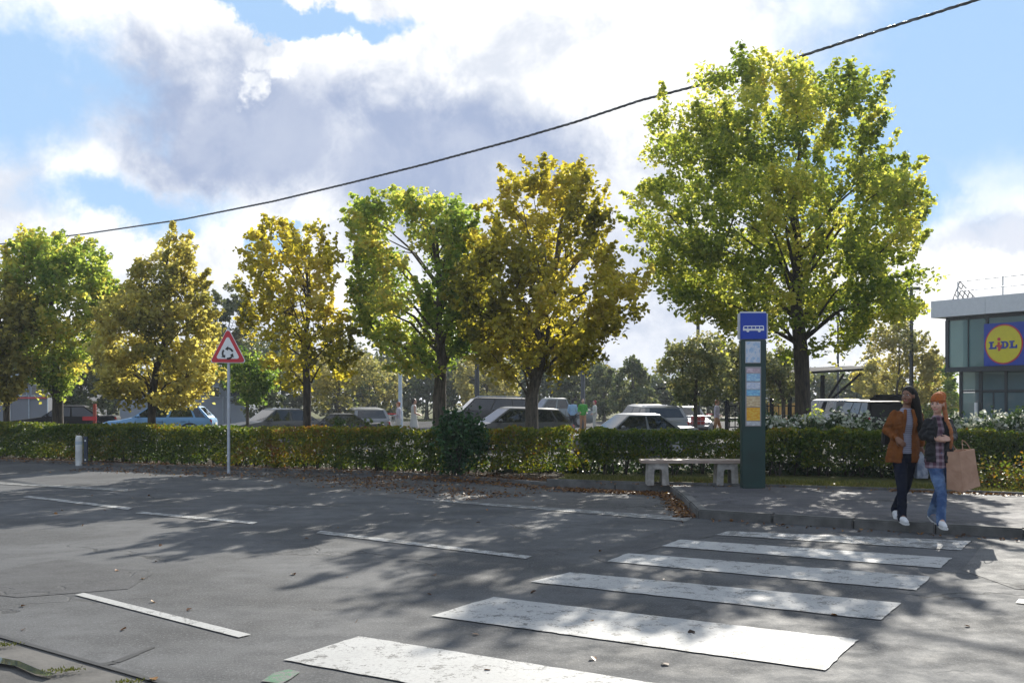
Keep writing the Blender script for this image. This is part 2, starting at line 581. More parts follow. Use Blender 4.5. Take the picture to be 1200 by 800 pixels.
# tar joint between carriageway and gutter, with the cut that turns off into the road
m, _, _ = strip(near_line, 0.03, -0.012, 0.004)
m.build('tar_joint', M['tar'], road_o)
cut = [G(115, 779.5), G(135, 776), G(160, 766), G(180, 758)]
m = MB()
for a, b, w in zip(cut[:-1], cut[1:], (0.035, 0.03, 0.02)):
    d = (b - a).normalized(); nn = Vector((-d.y, d.x, 0)) * w
    m.add([V2(a - nn, .0045), V2(b - nn, .0045), V2(b + nn, .0045), V2(a + nn, .0045)], [(0, 1, 2, 3)])
m.build('tar_joint', M['tar'], road_o)
# puddle lying in the gutter
pm, pt, pb = new_mat('puddle water')
pb.inputs['Base Color'].default_value = (0.03, 0.035, 0.04, 1)
pb.inputs['Roughness'].default_value = 0.03
pb.inputs['Specular IOR Level'].default_value = 0.8
pud = [(-60, 763), (0, 770), (22, 774), (48, 785), (66, 789), (56, 792), (40, 789), (18, 780), (0, 777), (-60, 772)]
m = MB().sheet([V2(G(*p), 0.002) for p in pud])
structure(m.build('puddle', pm))

# markings: children of the road
def quad(px4, z=0.005): return [V2(G(*p), z) for p in px4]
# older asphalt in the lay-by, and later repairs
def patch(px, mat): MB().sheet([V2(G(*p), 0.004) for p in px]).build('asphalt_patch', mat, road_o)
m_p1 = asphalt('lay-by asphalt', (0.085, 0.083, 0.08), 0.5, 1.6, 0.9, 1.2, 1.0)
m_p2 = asphalt('repair asphalt', (0.060, 0.061, 0.063), 0.75, 1.25, 0.2, 0.8, 0.9)
m_p3 = asphalt('bleached asphalt', (0.105, 0.104, 0.10), 0.7, 1.2, 0.8, 1.0, 1.0)
patch([(300, 556), (450, 560), (560, 568), (660, 577), (782, 583), (808, 606), (640, 595), (487, 585), (380, 575)], m_p1)
patch([(690, 652), (800, 613), (826, 611), (1010, 625), (1000, 631), (850, 622), (836, 628), (774, 641), (712, 660)], m_p2)
patch([(1128, 668), (1150, 640), (1420, 655), (1500, 700), (1190, 690)], m_p3)
patch([(0, 668), (70, 655), (180, 672), (150, 690), (20, 700), (-60, 690)], m_p2)
def mark(name, px4, mat, z=0.008):
    q = quad(px4, z)
    return MB().sheet(q).build(name, mat, road_o)
# zebra crossing from the surveyed corners
stripes = [((333, 774), (420, 746), None, None, 'paint'),
           ((505, 722), (578, 700), (1006, 750), (967, 786), 'paint'),
           ((622, 682), (668, 671), (1056, 707), (1032, 727), 'paint'),
           ((711, 658), (737, 648.5), (1090, 676), (1074, 692), 'paint'),
           ((775, 640), (797, 632.5), (1115, 654), (1102, 666), 'paint'),
           ((838, 627), (853, 622.5), (1138, 634), (1126, 645), 'paint_old')]
sdir = (G(967, 786) - G(505, 722)).normalized()
for bl, tl, tr, br, mt in stripes:
    a, b = G(*bl), G(*tl)
    if tr is None: c, d = b + sdir * 2.95, a + sdir * 2.95
    else: c, d = G(*tr), G(*br)
    edge = []
    for p, q in ((a, b), (b, c), (c, d), (d, a)):
        k = max(2, int((q - p).length / .07))
        nn = Vector((-(q - p).y, (q - p).x, 0)).normalized()
        for i in range(k): edge.append(p.lerp(q, i / k) + nn * (noise.noise(p * 3.1 + Vector((i * .45, 0, 0))) * .014 + rng.normal() * .003))
    MB().sheet([V2(q, 0.008) for q in edge]).build('crossing_stripe', M[mt], road_o)
mark('lane_dash', [(88, 697.5), (98, 695), (294, 744), (280, 747.5)], M['paint'])
mark('lane_dash', [(370, 625), (376, 622), (624, 652), (616, 655)], M['paint_old'])
mark('lane_dash', [(158, 601.5), (166, 599.5), (302, 612), (296, 614.5)], M['paint_old'])
mark('lane_dash', [(26, 582.5), (33, 581), (156, 595), (150, 597.5)], M['paint_old'])
mark('lane_dash', [(1190, 707), (1194, 702), (1420, 726), (1424, 734)], M['paint'])
mark('edge_line', [(486, 585.5), (492, 584), (812, 606.5), (804, 611)], M['paint_worn'])
mark('edge_line', [(0, 567.5), (0, 565), (150, 573), (150, 576)], M['paint_worn'])
mark('spray_mark', [(306, 799), (322, 789), (338, 785), (352, 788), (341, 796), (330, 802)], M['green_paint'])

# kerb stones, pavement, verge
def resample(line, step):
    out = []; carry = 0.0
    for a, b in zip(line[:-1], line[1:]):
        L = (b - a).length
        t = carry
        while t < L:
            out.append(a.lerp(b, t / L)); t += step
        carry = t - L
    return out
kerb_root = structure(empty('kerb', (0, 0, 0)))
corner = 10                                            # index of the pavement corner in kerb_line
segs = []
for a, b in zip(kerb_line[1:-2], kerb_line[2:-1]):
    L = (b - a).length
    k = max(1, round(L / 1.0))
    for i in range(k):
        segs.append((a.lerp(b, i / k), a.lerp(b, (i + 1) / k)))
for a, b in segs:
    d = (b - a); L = d.length; d.normalize()
    nr = Vector((-d.y, d.x, 0))
    mid = (a + b) / 2 + nr * (0.075 + random.uniform(-.004, .004))
    left = mid.x < G(655, 571).x and mid.y > 19
    hgt = 0.075 if left else PZ + 0.005
    m = MB().box((mid.x, mid.y, hgt / 2 - 0.05 + random.uniform(-.003, .003)), (L - 0.010, 0.15, hgt + 0.1), math.atan2(d.y, d.x))
    m.build('kerb_stone', M['kerb'], kerb_root, bevel=0.018)
# soft bed under the hedge (from the kerb back to the car park)
back = []
for i, p in enumerate(hedge_line):
    d = (hedge_line[min(i + 1, len(hedge_line) - 1)] - hedge_line[max(i - 1, 0)]); d.z = 0; d.normalize()
    nr = Vector((-d.y, d.x, 0))
    if nr.y < 0: nr = -nr
    back.append(p + nr * 2.4)
verge = MB().sheet([V2(p, 0.05) for p in kerb_line] + [V2(p, 0.05) for p in reversed(back)])
structure(verge.build('verge', M['soil']))
# asphalt footway
pv_back_px = [(640, 563), (760, 567), (900, 570), (1040, 574), (1200, 580)]
pvb = [G(px, py, PZ) for px, py in pv_back_px]
dd = (pvb[-1] - pvb[-2]).normalized()
pvb = pvb + [pvb[-1] + dd * 6, pvb[-1] + dd * 50]
kf = [q for q in kerb_line if q.y < 19.9 and q.x > 0.9]
kfi = []
for i, p in enumerate(kf):
    d = kf[min(i + 1, len(kf) - 1)] - kf[max(i - 1, 0)]; d.z = 0; d.normalize()
    kfi.append(p + Vector((-d.y, d.x, 0)) * 0.13)
pave = MB().sheet([V2(p, PZ) for p in kfi] + [V2(p, PZ) for p in reversed(pvb)])
structure(pave.build('pavement', M['pave']))
# edging behind the footway and the grass strip
edge_root = structure(empty('pavement_edging', (0, 0, 0)))
for a, b in zip(pvb[:-2], pvb[1:-1]):
    L = (b - a).length; k = max(1, round(L / 1.0))
    for i in range(k):
        p, q = a.lerp(b, i / k), a.lerp(b, (i + 1) / k)
        d = (q - p).normalized()
        c = (p + q) / 2 + Vector((-d.y, d.x, 0)) * 0.03
        if c.x < 0.9: continue
        MB().box((c.x, c.y, PZ - 0.06 + random.uniform(0, .006)), ((q - p).length - .01, 0.06, 0.2), math.atan2(d.y, d.x)).build('edging_stone', M['kerb'], edge_root, bevel=0.01)
hb = [q for q in back if q.x > 0.5]
gb = MB().sheet([V2(p + Vector((0, 0.06, 0)), 0.09) for p in pvb] + [V2(p, 0.09) for p in reversed(hb)])
structure(gb.build('grass_strip', M['grassbed']))
# car park, gently rising
cp = MB()
b0 = [V2(p, 0.06) for p in back]
b1 = [(p.x, 46 + 0.0 * i, 0.18) for i, p in enumerate(back)]
b1[0] = (back[0].x - 10, 62, 0.18)
b1 = [(p.x, max(46, p.y + 2), 0.18) for p in back]
for i in range(len(back) - 1):
    cp.add([b0[i], b0[i + 1], b1[i + 1], b1[i]], [(0, 1, 2, 3)])
    cp.add([b1[i], b1[i + 1], (b1[i + 1][0] * 1.3, 76, 0.2), (b1[i][0] * 1.3, 76, 0.2)], [(0, 1, 2, 3)])
structure(cp.build('car_park', M['park']))
lw = MB().sheet([(-160, 70, 0.1), (160, 70, 0.1), (300, 200, 0.3), (-300, 200, 0.3)])
structure(lw.build('lawn', M['grassbed']))

# ------------------------------------------------------------------ leaves
def leaf_object(name, c, size, tint, mat, parent, aspect=0.8, up=0.4, flat=False):
    n = len(c)
    nrm = rng.normal(size=(n, 3))
    nrm[:, 2] = np.abs(nrm[:, 2]) + up
    if flat: nrm[:, :2] *= 0.35
    nrm /= np.linalg.norm(nrm, axis=1)[:, None]
    r = rng.normal(size=(n, 3))
    if not flat: r[:, 2] -= 0.6
    t = r - nrm * np.sum(r * nrm, 1)[:, None]
    t /= np.linalg.norm(t, axis=1)[:, None] + 1e-9
    b = np.cross(nrm, t)
    L = size[:, None]; W = L * aspect * 0.5
    fold = rng.uniform(0.05, 0.22, (n, 1)) * L
    p0 = c - t * L * .5
    R1 = c - t * L * .12 + b * W + nrm * fold
    R2 = c + t * L * .22 + b * W * .78 + nrm * fold * .6
    tip = c + t * L * .5 - nrm * L * .08
    L1 = c - t * L * .12 - b * W + nrm * fold
    L2 = c + t * L * .22 - b * W * .78 + nrm * fold * .6
    v = np.stack([p0, R1, R2, tip, L2, L1], 1).reshape(-1, 3).astype(np.float32)
    base = (np.arange(n) * 6)[:, None]
    idx = np.concatenate([base + np.array([[0, 1, 2, 3]]), base + np.array([[0, 3, 4, 5]])], 1).reshape(-1).astype(np.int32)
    me = bpy.data.meshes.new(name)
    me.vertices.add(n * 6)
    me.vertices.foreach_set('co', v.reshape(-1))
    me.loops.add(n * 8)
    me.loops.foreach_set('vertex_index', idx)
    me.polygons.add(n * 2)
    me.polygons.foreach_set('loop_start', (np.arange(n * 2) * 4).astype(np.int32))
    at = me.attributes.new('tint', 'FLOAT', 'FACE')
    at.data.foreach_set('value', np.repeat(np.clip(tint, 0, 1), 2).astype(np.float32))
    me.update(calc_edges=True)
    me.materials.append(mat)
    return link(name, me, parent)

YG = [(0.0, (0.109, 0.172, 0.037)), (0.4, (0.290, 0.353, 0.080)), (0.72, (0.562, 0.562, 0.157)), (1.0, (0.620, 0.562, 0.183))]
GREEN = [(0.0, (0.085, 0.161, 0.045)), (0.45, (0.228, 0.331, 0.083)), (0.8, (0.454, 0.512, 0.164)), (1.0, (0.620, 0.550, 0.164))]
GOLD = [(0.0, (0.124, 0.142, 0.032)), (0.35, (0.296, 0.289, 0.050)), (0.7, (0.519, 0.482, 0.077)), (1.0, (0.620, 0.552, 0.179))]
OLIVE = [(0.0, (0.140, 0.160, 0.055)), (0.4, (0.334, 0.327, 0.113)), (0.75, (0.584, 0.536, 0.188)), (1.0, (0.620, 0.620, 0.300))]
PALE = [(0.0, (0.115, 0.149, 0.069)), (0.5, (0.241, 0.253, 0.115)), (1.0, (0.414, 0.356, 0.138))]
DIST = [(0.0, (0.07, 0.10, 0.055)), (0.5, (0.13, 0.155, 0.08)), (1.0, (0.25, 0.22, 0.10))]
M['lf_big'] = leaf_mat('maple leaves yellow green', YG, 0.7)
M['lf_green'] = leaf_mat('maple leaves green', GREEN, 0.7)
M['lf_gold'] = leaf_mat('golden leaves', GOLD, 0.68, (1.2, 1.1, 0.55))
M['lf_olive'] = leaf_mat('olive autumn leaves', OLIVE, 0.7, (1.2, 1.1, 0.6))
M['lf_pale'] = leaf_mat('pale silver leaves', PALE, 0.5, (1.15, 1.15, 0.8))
M['lf_far'] = leaf_mat('distant wood leaves', DIST, 0.35)
M['lf_hedge'] = leaf_mat('hedge leaves', [(0.0, (0.03, 0.065, 0.010)), (0.4, (0.085, 0.135, 0.018)), (0.66, (0.22, 0.225, 0.022)), (0.86, (0.26, 0.14, 0.02)), (1.0, (0.20, 0.06, 0.02))], 0.5)
M['lf_laurel'] = leaf_mat('dark glossy leaves', [(0.0, (0.014, 0.05, 0.018)), (0.6, (0.035, 0.10, 0.03)), (1.0, (0.10, 0.18, 0.04))], 0.35, rough=0.4)
M['lf_litter'] = leaf_mat('fallen leaves', [(0.0, (0.035, 0.02, 0.012)), (0.4, (0.11, 0.048, 0.018)), (0.75, (0.21, 0.09, 0.02)), (1.0, (0.32, 0.18, 0.04))], 0.2)
M['lf_shrub'] = leaf_mat('shrub leaves', [(0.0, (0.022, 0.045, 0.016)), (0.6, (0.05, 0.095, 0.03)), (1.0, (0.11, 0.15, 0.05))], 0.35)
M['flower'] = leaf_mat('white petals', [(0.0, (0.30, 0.36, 0.22)), (0.4, (0.48, 0.50, 0.40)), (1.0, (0.66, 0.66, 0.60))], 0.35, (1, 1, .95))
M['lf_grass'] = leaf_mat('grass blades', [(0.0, (0.045, 0.06, 0.010)), (0.6, (0.11, 0.12, 0.02)), (1.0, (0.24, 0.20, 0.06))], 0.4)

def interp(prof, py):
    if py <= prof[0][0]: return prof[0][1:]
    for a, b in zip(prof[:-1], prof[1:]):
        if a[0] <= py <= b[0]:
            u = (py - a[0]) / (b[0] - a[0])
            return (a[1] + (b[1] - a[1]) * u, a[2] + (b[2] - a[2]) * u)
    return prof[-1][1:]

def tree(name, label, base_px, Y, prof, ncl, nleaf, lsize, mat, bark, trunk_w, fork_py, clr=0.36, cat='tree', group=None,
         nlimb=30, tbias=0.45, zb=None, depth=1.0, top=0.85, lean=0.0, gate=0.0, tvar=0.16, skin=0.5, spray=0.55):
    """crown outline (row, left, right) surveyed at the tree's own distance; the crown is filled in the round"""
    zb = zpark(Y) if zb is None else zb
    base = P(base_px, HZ, Y); base.z = zb
    s = Y / F
    root = empty(name, base, 0, label, cat, group)
    y0, y1 = prof[0][0], prof[-1][0]
    widths = np.array([max(1.0, interp(prof, q)[1] - interp(prof, q)[0]) for q in range(int(y0), int(y1) + 1)])
    prob = (widths ** 1.75); prob /= prob.sum()
    cl = []
    tries = 0
    seedv = Vector((base_px * 0.13, Y, 3.1))
    while len(cl) < ncl and tries < ncl * 60:
        tries += 1
        py = y0 + rng.choice(len(widths), p=prob) + rng.random()
        xl, xr = interp(prof, py)
        hw = (xr - xl) / 2 * s
        hwi = max(0.06, hw - clr * 0.35)
        # more clusters near the outside than in the middle
        rr = math.sqrt(rng.random()) if rng.random() > skin else 0.7 + 0.3 * rng.random()
        ph = rng.random() * 2 * math.pi
        dx, dy = rr * hwi * math.cos(ph), rr * hwi * math.sin(ph) * depth
        c = Vector((((xl + xr) / 2 - base_px) * s + dx, dy, H + (HZ - py) * s - zb))
        q = noise.noise((c * 0.75) + seedv)
        if q < gate - 0.25 + 0.1 * rng.random(): continue
        if any((c - o).length < clr * 0.55 for o in cl[-60:]): continue
        cl.append(c)
    # wood
    fork = Vector((lean, 0, H + (HZ - fork_py) * s - zb))
    r0 = trunk_w * s / 2
    wood = MB()
    hgt = fork.z
    tr = [Vector((0, 0, -0.15)), Vector((0.0, 0, 0.05)), Vector((lean * .3, .02, hgt * .35)), Vector((lean * .7, -.02, hgt * .7)), fork]
    wood.tube(tr, [r0 * 1.5, r0 * 1.25, r0 * 1.0, r0 * .93, r0 * .95], 12)
    topc = H + (HZ - y0) * s - zb
    cx_top = ((interp(prof, y0)[0] + interp(prof, y0)[1]) / 2 - base_px) * s
    lead = [fork]
    k = 5
    for i in range(1, k + 1):
        u = i / k
        lead.append(Vector((fork.x + (cx_top - fork.x) * u * top + rng.normal() * .10, rng.normal() * .10, fork.z + (topc - fork.z) * u * top)))
    wood.tube(lead, [r0 * .85 * (1 - i / (k + 0.6)) ** 1.1 + 0.008 for i in range(k + 1)], 9)
    order = list(range(len(cl))); random.shuffle(order)
    paths = []
    for i in order[:nlimb]:
        c = cl[i]
        a = max(0.0, min(0.82, (c.z - fork.z) / max(0.3, topc - fork.z) * 0.85 - 0.06 - 0.16 * rng.random()))
        st = lead[0].lerp(lead[-1], a) if a > 0.02 else fork.copy()
        seg = min(k - 1, int(a * k)); fr = a * k - seg
        st = lead[seg].lerp(lead[seg + 1], fr) if a > 0.02 else fork - Vector((0, 0, rng.random() * .25))
        mid = st.lerp(c, 0.45) + Vector((rng.normal() * .08, rng.normal() * .08, (c - st).length * .10))
        m2 = st.lerp(c, 0.75) + Vector((rng.normal() * .08, rng.normal() * .08, (c - st).length * .06))
        rr = r0 * (.36 - .22 * a) * (0.6 + 0.5 * rng.random())
        pts = [st, mid, m2, c]
        wood.tube(pts, [rr, rr * .62, rr * .35, .006], 6, cap=False)
        paths += [mid, m2, c]
    for i in order[nlimb:int(nlimb * 2.8)]:
        c = cl[i]
        if not paths: break
        o = min(paths, key=lambda q: (q - c).length + (0.6 if q.z > c.z else 0))
        wood.tube([o, o.lerp(c, .5) + Vector((0, 0, .05)), c], [r0 * .09 + .004, r0 * .05 + .003, .004], 5, cap=False)
    wood.build('trunk', M[bark], root, smooth=True, angle=60)
    # leaves
    C, S, T = [], [], []
    for c in cl:
        k = max(4, int(nleaf * rng.uniform(.65, 1.35)))
        rc = clr * rng.uniform(.65, 1.15)
        u = rng.normal(size=(k, 3)); u /= np.linalg.norm(u, axis=1)[:, None]
        if rng.random() < spray:
            # a leafy shoot growing out and up past the rest of the crown
            out = np.array([c.x, c.y, 0.0]); out /= (np.linalg.norm(out) + .3)
            dv = out * rng.uniform(.2, .8) + np.array([0, 0, rng.uniform(.25, 1.0)]) + rng.normal(size=3) * .22
            dv /= np.linalg.norm(dv)
            w = rng.random((k, 1)) ** .8
            if topc - c.z < clr * 1.6: w = w * .85
            q = dv[None] * (w * 2.3 - .9) * clr + u * (rng.random((k, 1)) ** .5) * clr * (.62 - .42 * w)
        else:
            q = u * (rng.random((k, 1)) ** 0.45) * rc * np.array([[1.1, 1.1, .72]])
        C.append(q + np.array(c)[None])
        S.append(lsize * rng.uniform(.65, 1.25, k))
        lt = noise.noise(Vector(c) * 0.55 + seedv * 2.3) * 0.45
        T.append(np.clip(tbias + lt + rng.normal() * .12 + rng.normal(size=k) * tvar, 0, 1))
    C, S, T = np.concatenate(C), np.concatenate(S), np.concatenate(T)
    leaf_object('crown', C, S, T, M[mat], root)
    return root

# street trees along the hedge
tree('maple_tree', 'tallest maple with broad yellow-green crown, standing behind the bus stop pillar', 943, 28,
     [(68, 912, 945), (76, 900, 958), (88, 860, 985), (96, 800, 1018), (120, 775, 1022), (145, 752, 1045), (180, 755, 1050), (215, 745, 1062), (245, 732, 1090), (280, 735, 1098), (315, 742, 1092), (340, 770, 1085), (365, 800, 1075), (385, 830, 1045), (405, 870, 1000), (418, 905, 965)],
     590, 104, 0.122, 'lf_big', 'bark_dark', 19, 412, clr=0.50, nlimb=24, tbias=0.46, gate=.0, skin=0.45, spray=.42, lean=-0.1)
tree('maple_tree', 'golden maple with forked pale limbs, growing right of the dark green bush', 623, 25,
     [(186, 664, 688), (204, 592, 700), (225, 575, 712), (260, 552, 722), (295, 530, 722), (325, 525, 745), (345, 522, 770), (370, 530, 752), (400, 538, 725), (425, 552, 702), (442, 575, 668)],
     330, 66, 0.130, 'lf_gold', 'bark', 16, 462, clr=0.40, nlimb=26, tbias=0.5, gate=.0, spray=.5)
tree('maple_tree', 'green maple with thick forked trunk, overlapping the golden maple on its right', 515, 27,
     [(222, 492, 532), (238, 415, 552), (262, 410, 562), (300, 412, 570), (330, 410, 575), (365, 403, 575), (395, 418, 565), (420, 450, 555), (440, 470, 545)],
     240, 85, 0.128, 'lf_green', 'bark', 17, 462, clr=0.42, nlimb=26, tbias=0.6, gate=.0, spray=.45)
tree('maple_tree', 'sparse golden young tree with thin trunk, just right of the triangular road sign', 360, 26,
     [(265, 345, 378), (268, 294, 392), (292, 286, 402), (325, 284, 412), (352, 280, 420), (390, 282, 430), (418, 292, 428), (440, 318, 410), (452, 338, 385)],
     155, 50, 0.130, 'lf_gold', 'bark_dark', 10, 452, clr=0.33, nlimb=24, tbias=0.48, gate=0.02, spray=.6)
tree('hornbeam_tree', 'conical olive-gold tree directly left of the triangular road sign', 178, 29,
     [(266, 196, 208), (285, 178, 226), (310, 165, 234), (338, 142, 246), (352, 126, 250), (390, 114, 254), (430, 110, 260), (455, 118, 250), (472, 140, 230)],
     230, 90, 0.125, 'lf_olive', 'bark_dark', 10, 470, clr=0.38, nlimb=26, tbias=0.6, top=.93, spray=.4)
tree('maple_tree', 'light green round-topped tree near the left edge, above the black car', 68, 31,
     [(280, 20, 100), (292, 12, 112), (320, 8, 128), (350, 12, 134), (390, 15, 126), (420, 18, 115), (445, 35, 110), (462, 48, 92)],
     200, 85, 0.135, 'lf_green', 'bark_dark', 13, 462, clr=0.46, nlimb=26, tbias=0.66, spray=.45)
tree('hornbeam_tree', 'dark olive tree cut off by the left edge of the picture', 8, 30,
     [(330, -20, 18), (345, -45, 34), (370, -62, 46), (400, -64, 46), (430, -52, 44), (455, -28, 28), (465, -15, 20)],
     150, 85, 0.135, 'lf_olive', 'bark_dark', 8, 466, clr=0.42, nlimb=22, tbias=0.35)
# ------------------------------------------------------------------ hedges
def along(line, x0, x1):
    """points of a polyline between two x values"""
    pts = []
    def at(x):
        for a, b in zip(line[:-1], line[1:]):
            if a.x <= x <= b.x: return a.lerp(b, (x - a.x) / (b.x - a.x))
        return line[-1] if x > line[-1].x else line[0]
    pts = [at(x0)] + [p for p in line if x0 < p.x < x1] + [at(x1)]
    return pts

def hedge(label, x0, x1, height, depth, clear, dens, lsize, tb, z0=0.05, group='clipped hedges along the pavement', seed=0.0, warm=0.5):
    pts = along(hedge_line, x0, x1)
    Ls = [(b - a).length for a, b in zip(pts[:-1], pts[1:])]
    tot = sum(Ls)
    root = empty('hedge', (pts[0].x, pts[0].y, 0), 0, label, 'hedge', group)
    org = Vector((pts[0].x, pts[0].y, 0))
    def pos(t):
        for a, b, L in zip(pts[:-1], pts[1:], Ls):
            if t <= L or b is pts[-1]:
                d = (b - a).normalized(); nr = Vector((-d.y, d.x, 0))
                if nr.y < 0: nr = -nr
                return a + d * t, nr
            t -= L
    n = int(tot * dens)
    C = np.zeros((n, 3)); S = np.zeros(n); T = np.zeros(n)
    k = 0
    while k < n:
        t = rng.random() * tot
        p, nr = pos(t)
        face = rng.random()
        v = rng.random()
        w = rng.random()
        if face < 0.55: w = (rng.random() ** 2) * 0.45           # most of the leaf is in the outer skin
        elif face < 0.8: v = 1 - (rng.random() ** 2) * 0.3
        q3 = Vector((t * 0.9, v * height * 1.6, seed))
        lump = noise.noise(q3) * 0.10 + noise.noise(q3 * 3.1) * 0.07
        top = height * (1 + 0.07 * noise.noise(Vector((t * 0.8, seed, 9))) + 0.09 * noise.noise(Vector((t * 3.3, seed, 2))))
        low = clear + 0.12 * noise.noise(Vector((t * 1.9, seed, 5))) + 0.05
        z = low + (top - low) * v
        if noise.noise(Vector((t * 2.6, v * 3.0, w * 2 + seed))) > 0.30 and rng.random() < .75: continue
        bulge = lump + 0.10 * (1 - 4 * (v - .5) ** 2) * 0.6
        pp = p + nr * (w * depth - bulge)
        C[k] = (pp.x - org.x, pp.y - org.y, z + z0 + rng.normal() * .012)
        S[k] = lsize * rng.uniform(.6, 1.35)
        patch = noise.noise(Vector((t * 0.35, v * .8, seed + 4)))
        patch2 = noise.noise(Vector((t * 1.7, v * 2.2, seed + 7)))
        T[k] = tb + patch * warm + patch2 * 0.22 + rng.normal() * .13 + 0.10 * (v > .9)
        k += 1
    leaf_object('foliage', C, S, T, M['lf_hedge'], root, up=0.2)
    st = MB()
    t = 0.1
    while t < tot:
        p, nr = pos(t)
        b = p + nr * depth * rng.uniform(.25, .75) - org
        for j in range(rng.integers(1, 4)):
            e = b + Vector((rng.normal() * .14, rng.normal() * .12, height * rng.uniform(.6, .9)))
            m1 = b.lerp(e, .45) + Vector((rng.normal() * .04, rng.normal() * .04, 0))
            st.tube([Vector((b.x, b.y, -0.02)), Vector((m1.x, m1.y, height * .42)), e], [0.018, 0.012, 0.005], 5)
        t += rng.uniform(.16, .42)
    st.build('stem', M['bark_dark'], root, smooth=True)['kind'] = 'stuff'
    return root
hedge('long clipped hedge left of the dark bush, green with yellow and russet patches', -23, -0.55, 0.98, 0.95, 0.06, 2600, 0.062, 0.40, seed=1.2)
hedge('short russet tinged hedge between the dark bush and the bare grass strip', -0.5, 1.42, 1.0, 0.95, 0.04, 2500, 0.06, 0.50, seed=8.2, warm=.35)
hedge('hedge with bare stems behind the bench, above a grass strip', 1.46, 5.9, 0.99, 0.9, 0.26, 2300, 0.056, 0.48, seed=3.7, warm=.3)
hedge('dark green hedge under the white flowers, right of the bus stop pillar', 5.95, 19, 1.02, 0.9, 0.2, 2200, 0.06, 0.40, seed=6.1, warm=.25)

# ------------------------------------------------------------------ shrubs
def shrub(name, label, x, y, r, hgt, n, lsize, mat, tb, cat='shrub', group=None, z0=0.06, flowers=0, stems=7, tops=0.6, low=0.12):
    root = empty(name, (x, y, z0), 0, label, cat, group)
    nc = max(6, int(n / 60))
    C, T = [], []
    tips = []
    for i in range(nc):
        ph = rng.random() * 2 * math.pi; q = math.sqrt(rng.random())
        zz = hgt * (low + (1 - low) * rng.random() ** .7)
        prof = math.sqrt(max(0.05, 1 - ((zz / hgt - .5) / .62) ** 2))
        c = np.array([q * r * prof * math.cos(ph), q * r * prof * math.sin(ph) * .8, zz * .95])
        k = int(n / nc)
        u = rng.normal(size=(k, 3)) * r * .22
        C.append(c + u); T.append(np.clip(tb + rng.normal() * .15 + rng.normal(size=k) * .15, 0, 1))
        tips.append(c)
    C = np.concatenate(C); T = np.concatenate(T)
    C[:, 2] = np.maximum(C[:, 2], .02)
    leaf_object('foliage', C, lsize * rng.uniform(.6, 1.3, len(C)), T, M[mat], root)
    st = MB()
    for i in range(stems):
        c = tips[i % nc]
        st.tube([(0.05 * rng.normal(), 0.05 * rng.normal(), -.03), (c[0] * .5, c[1] * .5, c[2] * .5), tuple(c)], [.016, .010, .004], 5)
    st.build('stem', M['bark_dark'], root)['kind'] = 'stuff'
    if flowers:
        fc = []
        for i in range(flowers):
            ph = rng.random() * 2 * math.pi; q = math.sqrt(rng.random())
            zz = hgt * (tops + (1 - tops) * rng.random())
            p = np.array([q * r * math.cos(ph), q * r * math.sin(ph) * .8 - .1, zz])
            fc.append(p + rng.normal(size=(8, 3)) * .045)
        fc = np.concatenate(fc)
        o = leaf_object('blossom', fc, 0.085 * rng.uniform(.6, 1.3, len(fc)), rng.random(len(fc)), M['flower'], root)
        o['kind'] = 'stuff'
    return root
q = G(536, 556, .1)
shrub('laurel_bush', 'dark green rounded bush rising above the hedge, below the forked trees', q.x, q.y + .35, .54, 1.30, 2600, .085, 'lf_laurel', .35, 'bush', low=0.0, stems=12)
shr = [(905, .40, 1.22, 'beside the bus stop pillar'), (930, .46, 1.27, 'at the foot of the tallest maple, left side'), (962, .45, 1.30, 'at the foot of the tallest maple, right side'), (990, .5, 1.30, 'below the white van'),
       (1020, .5, 1.30, 'left of the woman in the rust jacket'), (1072, .5, 1.24, 'behind the gap between the two women'), (1128, .5, 1.32, 'right of the woman in the orange hat'), (1156, .52, 1.28, 'below the left shop doors'),
       (1182, .5, 1.36, 'below the shop sign'), (1215, .55, 1.3, 'cut off by the right edge of the picture')]
for px, r, hh, wh in shr:
    p = along(hedge_line, (px - 600) * 20.5 / F, 30)[0]
    shrub('flowering_shrub', 'white flowering shrub rising over the hedge, ' + wh, p.x, p.y + 1.0, r, hh, 1300, .075, 'lf_shrub', .5, 'shrub', 'white flowering shrubs in the hedge', flowers=24, tops=.70, stems=6)
for px, py, r, hh, wh in [(1168, 571, .55, .42, 'left one of the pair'), (1205, 574, .6, .5, 'right one, cut off by the frame')]:
    p = G(px, py, .1)
    shrub('low_shrub', 'low yellow-green shrub at the pavement edge, ' + wh, p.x, p.y + .25, r, hh, 900, .06, 'lf_hedge', .62, 'shrub', 'low shrubs at the pavement edge', low=0.0, stems=4)
for px, wh in [(447, 'under the sparse golden tree, right side'), (402, 'under the sparse golden tree, left side')]:
    p = along(hedge_line, (px - 600) * 24.5 / F, 30)[0]
    shrub('young_shrub', 'small bright green shrub poking over the hedge ' + wh, p.x, p.y + .9, .35, 1.25, 420, .075, 'lf_shrub', .85, 'shrub', 'young shrubs poking over the hedge')
p = P(948, 490, 27.2)
shrub('young_shrub', 'bright green suckers round the trunk of the tallest maple', p.x, p.y, .42, 1.35, 700, .10, 'lf_green', .75, 'shrub', None, z0=.03)

